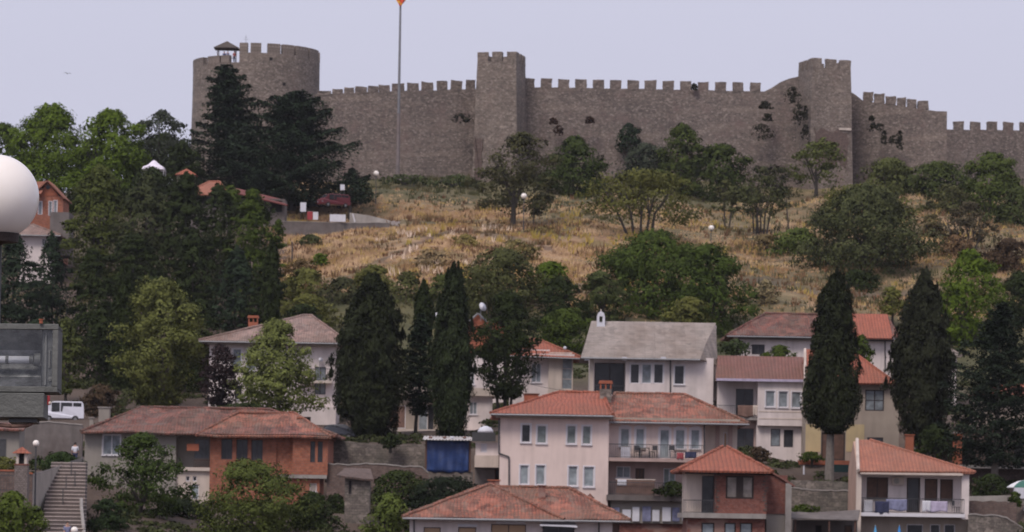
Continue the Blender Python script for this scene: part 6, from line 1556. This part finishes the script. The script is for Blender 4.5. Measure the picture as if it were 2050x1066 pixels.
# bottom
T('olive', 'dark green tree with visible trunk in front of the grey end of the long house', (186,868,378,1045), 256, (.040,.062,.018), lobes=52, base=gz(290, 256), cov=4.6, prof='oval')
T('broad', 'wide mid green tree in front of the brick end of the long house', (400,922,606,1110), 252, (.070,.090,.026), prof='dome', lobes=44, cov=5)
T('broad', 'dark green tree right of the wide mid green tree at the bottom', (575,985,680,1110), 256, (.034,.048,.018))
T('bush', 'dark green bush between the stone hut and the tarpaulin shed', (742,942,850,1018), 272, (.036,.050,.018))
T('bush', 'light green bush at the bottom left of the low house roof', (728,988,826,1085), 246, (.078,.105,.028))
T('bush', 'dark overgrown bank under the tarpaulin shed', (820,955,965,1022), 268, (.016,.024,.014))
T('bush', 'leafy green bush at the bottom left corner', (-40,985,92,1100), 226, (.070,.098,.022), cov=7)
T('bush', 'dark bush beside the right foot of the stairs', (168,1000,260,1090), 244, (.022,.036,.016))
T('bush', 'dark garden shrubs below the long house loggia', (300,1000,430,1090), 262, (.024,.034,.018)); T('bush', 'ivy hanging over the rubble wall left of the tarpaulin', (762,868,802,898), 288, DK, cat='ivy', name='ivy', base=W(780, 898, 288).z)
T('bush', 'dense potted shrub on the lower terrace of the pink house', (1308,964,1374,994), 261.9, DK, cat='plant', name='shrub', base=W(1340, 994, 261.9).z)
T('bush', 'green strip of hedge above the beige stair wall', (72,905,168,945), 262, (.030,.050,.018), cat='hedge', name='hedge'); T('bush', 'olive grass bank behind the tile capped pillar', (-40,915,38,945), 252, OLV)
T('bush', 'weeds at the foot of the grey stone wall right of the brick house', (1585,1010,1640,1030), 262, MID); T('bush', 'weeds along the dark terrace wall of the beige house', (1600,905,1650,925), 309, MID)
T('bush', 'tangled creeper on the small rubble roof beside the orange pyramid roof', (1500,895,1540,925), 300, RED)
T('bush', 'dark bushes under the left house beside the hut', (640,990,700,1060), 272, DK)
T('olive', 'straggly dull tree filling the gap behind the brownish thin tree', (1850,370,1960,450), 500, (.07,.075,.034), cov=4, lobes=20)
T('bush', 'low scrub right of the huge round dark tree, in front of the wall trees', (1820,415,1900,450), 505, (.06,.065,.03), cov=4)
T('olive', 'pale olive tree between the dark wall group and the thin crowned tree', (1500,330,1600,400), 536, (.05,.055,.03), cov=3.2, lobes=18)
# growth on the fortress walls; some leaf clumps stand in for dark wall cavities
WS = [((1508,248,1550,282),550,'dark clump on the long wall left of the right tower, below the high tuft'),((1520,203,1548,219),550,'dark tuft high on the long wall left of the right tower'),((1570,174,1603,208),549,'thick dark tuft in the corner left of the right tower'),((1586,208,1612,252),548,'dark trailing growth below the corner tuft'),((1604,250,1620,280),546,'small dark growth low in the corner of the right tower'),((906,228,944,246),550,'small dark tuft on the wall left of the middle square tower'),((1100,236,1116,250),551,'tiny brown leaf clump in place of a cavity in the long wall right of the middle tower'),((1108,252,1128,272),551,'brown leaf clump in place of the cavity under the tiny one in the long wall'),((1172,234,1190,248),551,'single small dark tuft on the long wall further right of the brown cavity clumps'),((1738,246,1768,264),549,'dark tuft on the stepped wall right of the right tower'),((1764,262,1776,290),549,'narrow dark tuft below and right of the first on the stepped wall'),((1794,262,1808,300),548,'dark vertical tuft furthest right on the stepped wall'),((1740,232,1750,242),549,'tiny dark tuft highest on the stepped wall'),((1528,228,1546,242),550,'small dark tuft between the high tuft and the big clump on the long wall'),((1606,212,1618,240),546.3,'thin dark growth on the left face of the right tower, upper'),((1780,272,1800,288),549,'faint dark tuft between the two lower tufts on the stepped wall'),((1384,168,1396,181),552.6,'little green plant growing between two merlons')]
for bb, D, lb in WS: T('bush', lb, bb, D, (.026,.027,.018) if 'brown' not in lb else (.045,.028,.022), name='wall_plant_and_cavity', cat='plant', cov=2.4, lobes=9, leaf=3.2, base=W((bb[0]+bb[2])/2, bb[3], D).z, depth=.35, holes=.12, group='plants rooted in the fortress wall')

# ------------------------------------------------------------------ grass
def grassmat(a, b, c):
    m, n, l, p = newmat('grass blades'); co = coord(n); g = n.new('ShaderNodeNewGeometry')
    x = noisen(n, l, .13, 4, scaled(n, l, co, (1, .7, 1)), .6); y = noisen(n, l, .5, 3, co)
    col = mixn(n, l, rampn(n, l, x, .40, .60), a, b)
    col = mixn(n, l, rampn(n, l, y, .5, .62, 0, .8), col, c)
    col = mixn(n, l, rampn(n, l, g.outputs['Random Per Island'], 0, 1, 0, .5), col, mixn(n, l, .5, col, (.03, .02, .015)))
    l.new(col, p.inputs['Base Color']); p.inputs['Roughness'].default_value = .9; p.inputs['Specular IOR Level'].default_value = .1
    return m
def grass(name, n, fn, cols, hgt, wid, seed, lab):
    rng = np.random.default_rng(seed); V = []; S = []
    tries = 0
    xs = rng.uniform(-400, 2450, n * 6); ds = rng.uniform(385, 556, n * 6)
    cnt = 0
    for px, D in zip(xs, ds):
        if not fn(px, D): continue
        x = (px - CX) / F * D
        cl = mnoise.noise(Vector((x * .12, D * .09, seed))) + .6 * mnoise.noise(Vector((x * .5, D * .4, seed)))
        if cl < -.22: continue
        z = ground(x, D) - .05
        if name != 'rusty_weeds' and furrow(*topx(x, D, z)): continue
        hh = hgt * rng.uniform(.5, 1.2) * (.7 + cl); 
        for k in range(5):
            a = rng.uniform(0, 6.28); dx, dy = math.cos(a) * wid * .5, math.sin(a) * wid * .5; ox, oy = rng.normal(0, .22, 2); lx, ly = rng.normal(0, .16, 2) * hh * 1.5
            V += [(x+ox-dx, D+oy-dy, z), (x+ox+dx, D+oy+dy, z), (x+ox+lx, D+oy+ly, z+hh)]
        cnt += 1
        if cnt >= n: break
    V = np.array(V, np.float32); k = len(V) // 3
    me = bpy.data.meshes.new(name); me.vertices.add(3*k); me.vertices.foreach_set('co', V.ravel()); me.loops.add(3*k); me.loops.foreach_set('vertex_index', np.arange(3*k, dtype=np.int32))
    me.polygons.add(k); me.polygons.foreach_set('loop_start', np.arange(0, 3*k, 3, dtype=np.int32)); me.update(calc_edges=True)
    me.materials.append(grassmat(*cols)); o = bpy.data.objects.new(name, me); C.objects.link(o); tag(o, lab, 'grass', kind='stuff')
rg = random.Random(5)
grass('dry_grass', 24000, lambda px, D: rg.random() > green_at(px, D) and D < 520, ((.68,.48,.31), (.36,.215,.115), (.58,.42,.14)), .55, .13, 3, 'pale dry straw grass covering the middle of the slope')
grass('yellow_weeds', 2600, lambda px, D: px > 560 and D < 500 and D > 405 and rg.random() > green_at(px, D) and mnoise.noise(Vector((px * .012, D * .05, 9))) > .18, ((.50,.36,.09), (.38,.31,.08), (.42,.27,.07)), .95, .2, 31, 'golden yellow weeds in patches on the dry slope')
grass('pale_plumes', 1500, lambda px, D: 740 < px < 1010 and 405 < D < 470 and mnoise.noise(Vector((px * .02, D * .08, 4))) > .05, ((.86,.70,.56), (.78,.62,.50), (.72,.55,.42)), 1.15, .2, 41, 'tall pale feathery grass in the middle of the slope above the cypresses')
grass('rusty_weeds', 3500, lambda px, D: rg.random() > green_at(px, D) and D < 520, ((.17,.085,.05), (.13,.10,.05), (.22,.12,.07)), .8, .22, 11, 'rusty brown dead weeds scattered over the dry slope')
grass('green_grass', 9000, lambda px, D: rg.random() < green_at(px, D) * 1.1, ((.07,.075,.032), (.12,.105,.05), (.05,.06,.03)), .7, .22, 8, 'green weeds and grass below the fortress wall and above the houses')

def undergrowth():
    rng = np.random.default_rng(21); P = []; Nn = []
    px = rng.uniform(-150, 2200, 5200); ds = rng.uniform(222, 384, 5200)
    for a, D in zip(px, ds):
        x = (a - CX) / F * D; z = ground(x, D)
        if ground_raw(x, D) + CAMZ - z > .5: continue
        if any(q[0] - 12 < a < q[1] + 12 and q[2] - 2 < D < q[3] + 1 for q in PADS) or (60 < a < 185 and D < 262): continue
        if mnoise.noise(Vector((x * .12, D * .12, 2))) < -.12: continue
        r = rng.uniform(.35, .95); n = int(26 * r * r / .3); d = sph(n); d[:, 2] = np.abs(d[:, 2])
        P.append(np.array([x, D, z - .1]) + d * np.array([r * 1.3, r * 1.3, r * .7]) * rng.uniform(.6, 1, (n, 1))); Nn.append(d + rng.normal(0, .35, (n, 3)))
    o = leaf_mesh('undergrowth', np.vstack(P), np.vstack(Nn), .22, leafmat((.040, .048, .022), .6), None, 1.3)
    tag(o, 'low dark green undergrowth and weeds between the houses', 'undergrowth', kind='stuff')
undergrowth()
undergrowth()
hm_ = bpy.data.materials.new('haze'); hm_.use_nodes = True; hn = hm_.node_tree.nodes; hn.clear()
ho = hn.new('ShaderNodeOutputMaterial'); hv = hn.new('ShaderNodeVolumePrincipled'); hv.inputs['Density'].default_value = 0.00005; hv.inputs['Color'].default_value = (.85,.85,.95,1); hv.inputs['Anisotropy'].default_value = 0.2
hm_.node_tree.links.new(hv.outputs[0], ho.inputs['Volume'])
hz = MB().box(-520, 520, -70, 1320, 5, 125).build('haze', hm_, None); tag(hz, 'thin pale haze in the air', 'haze', kind='stuff')
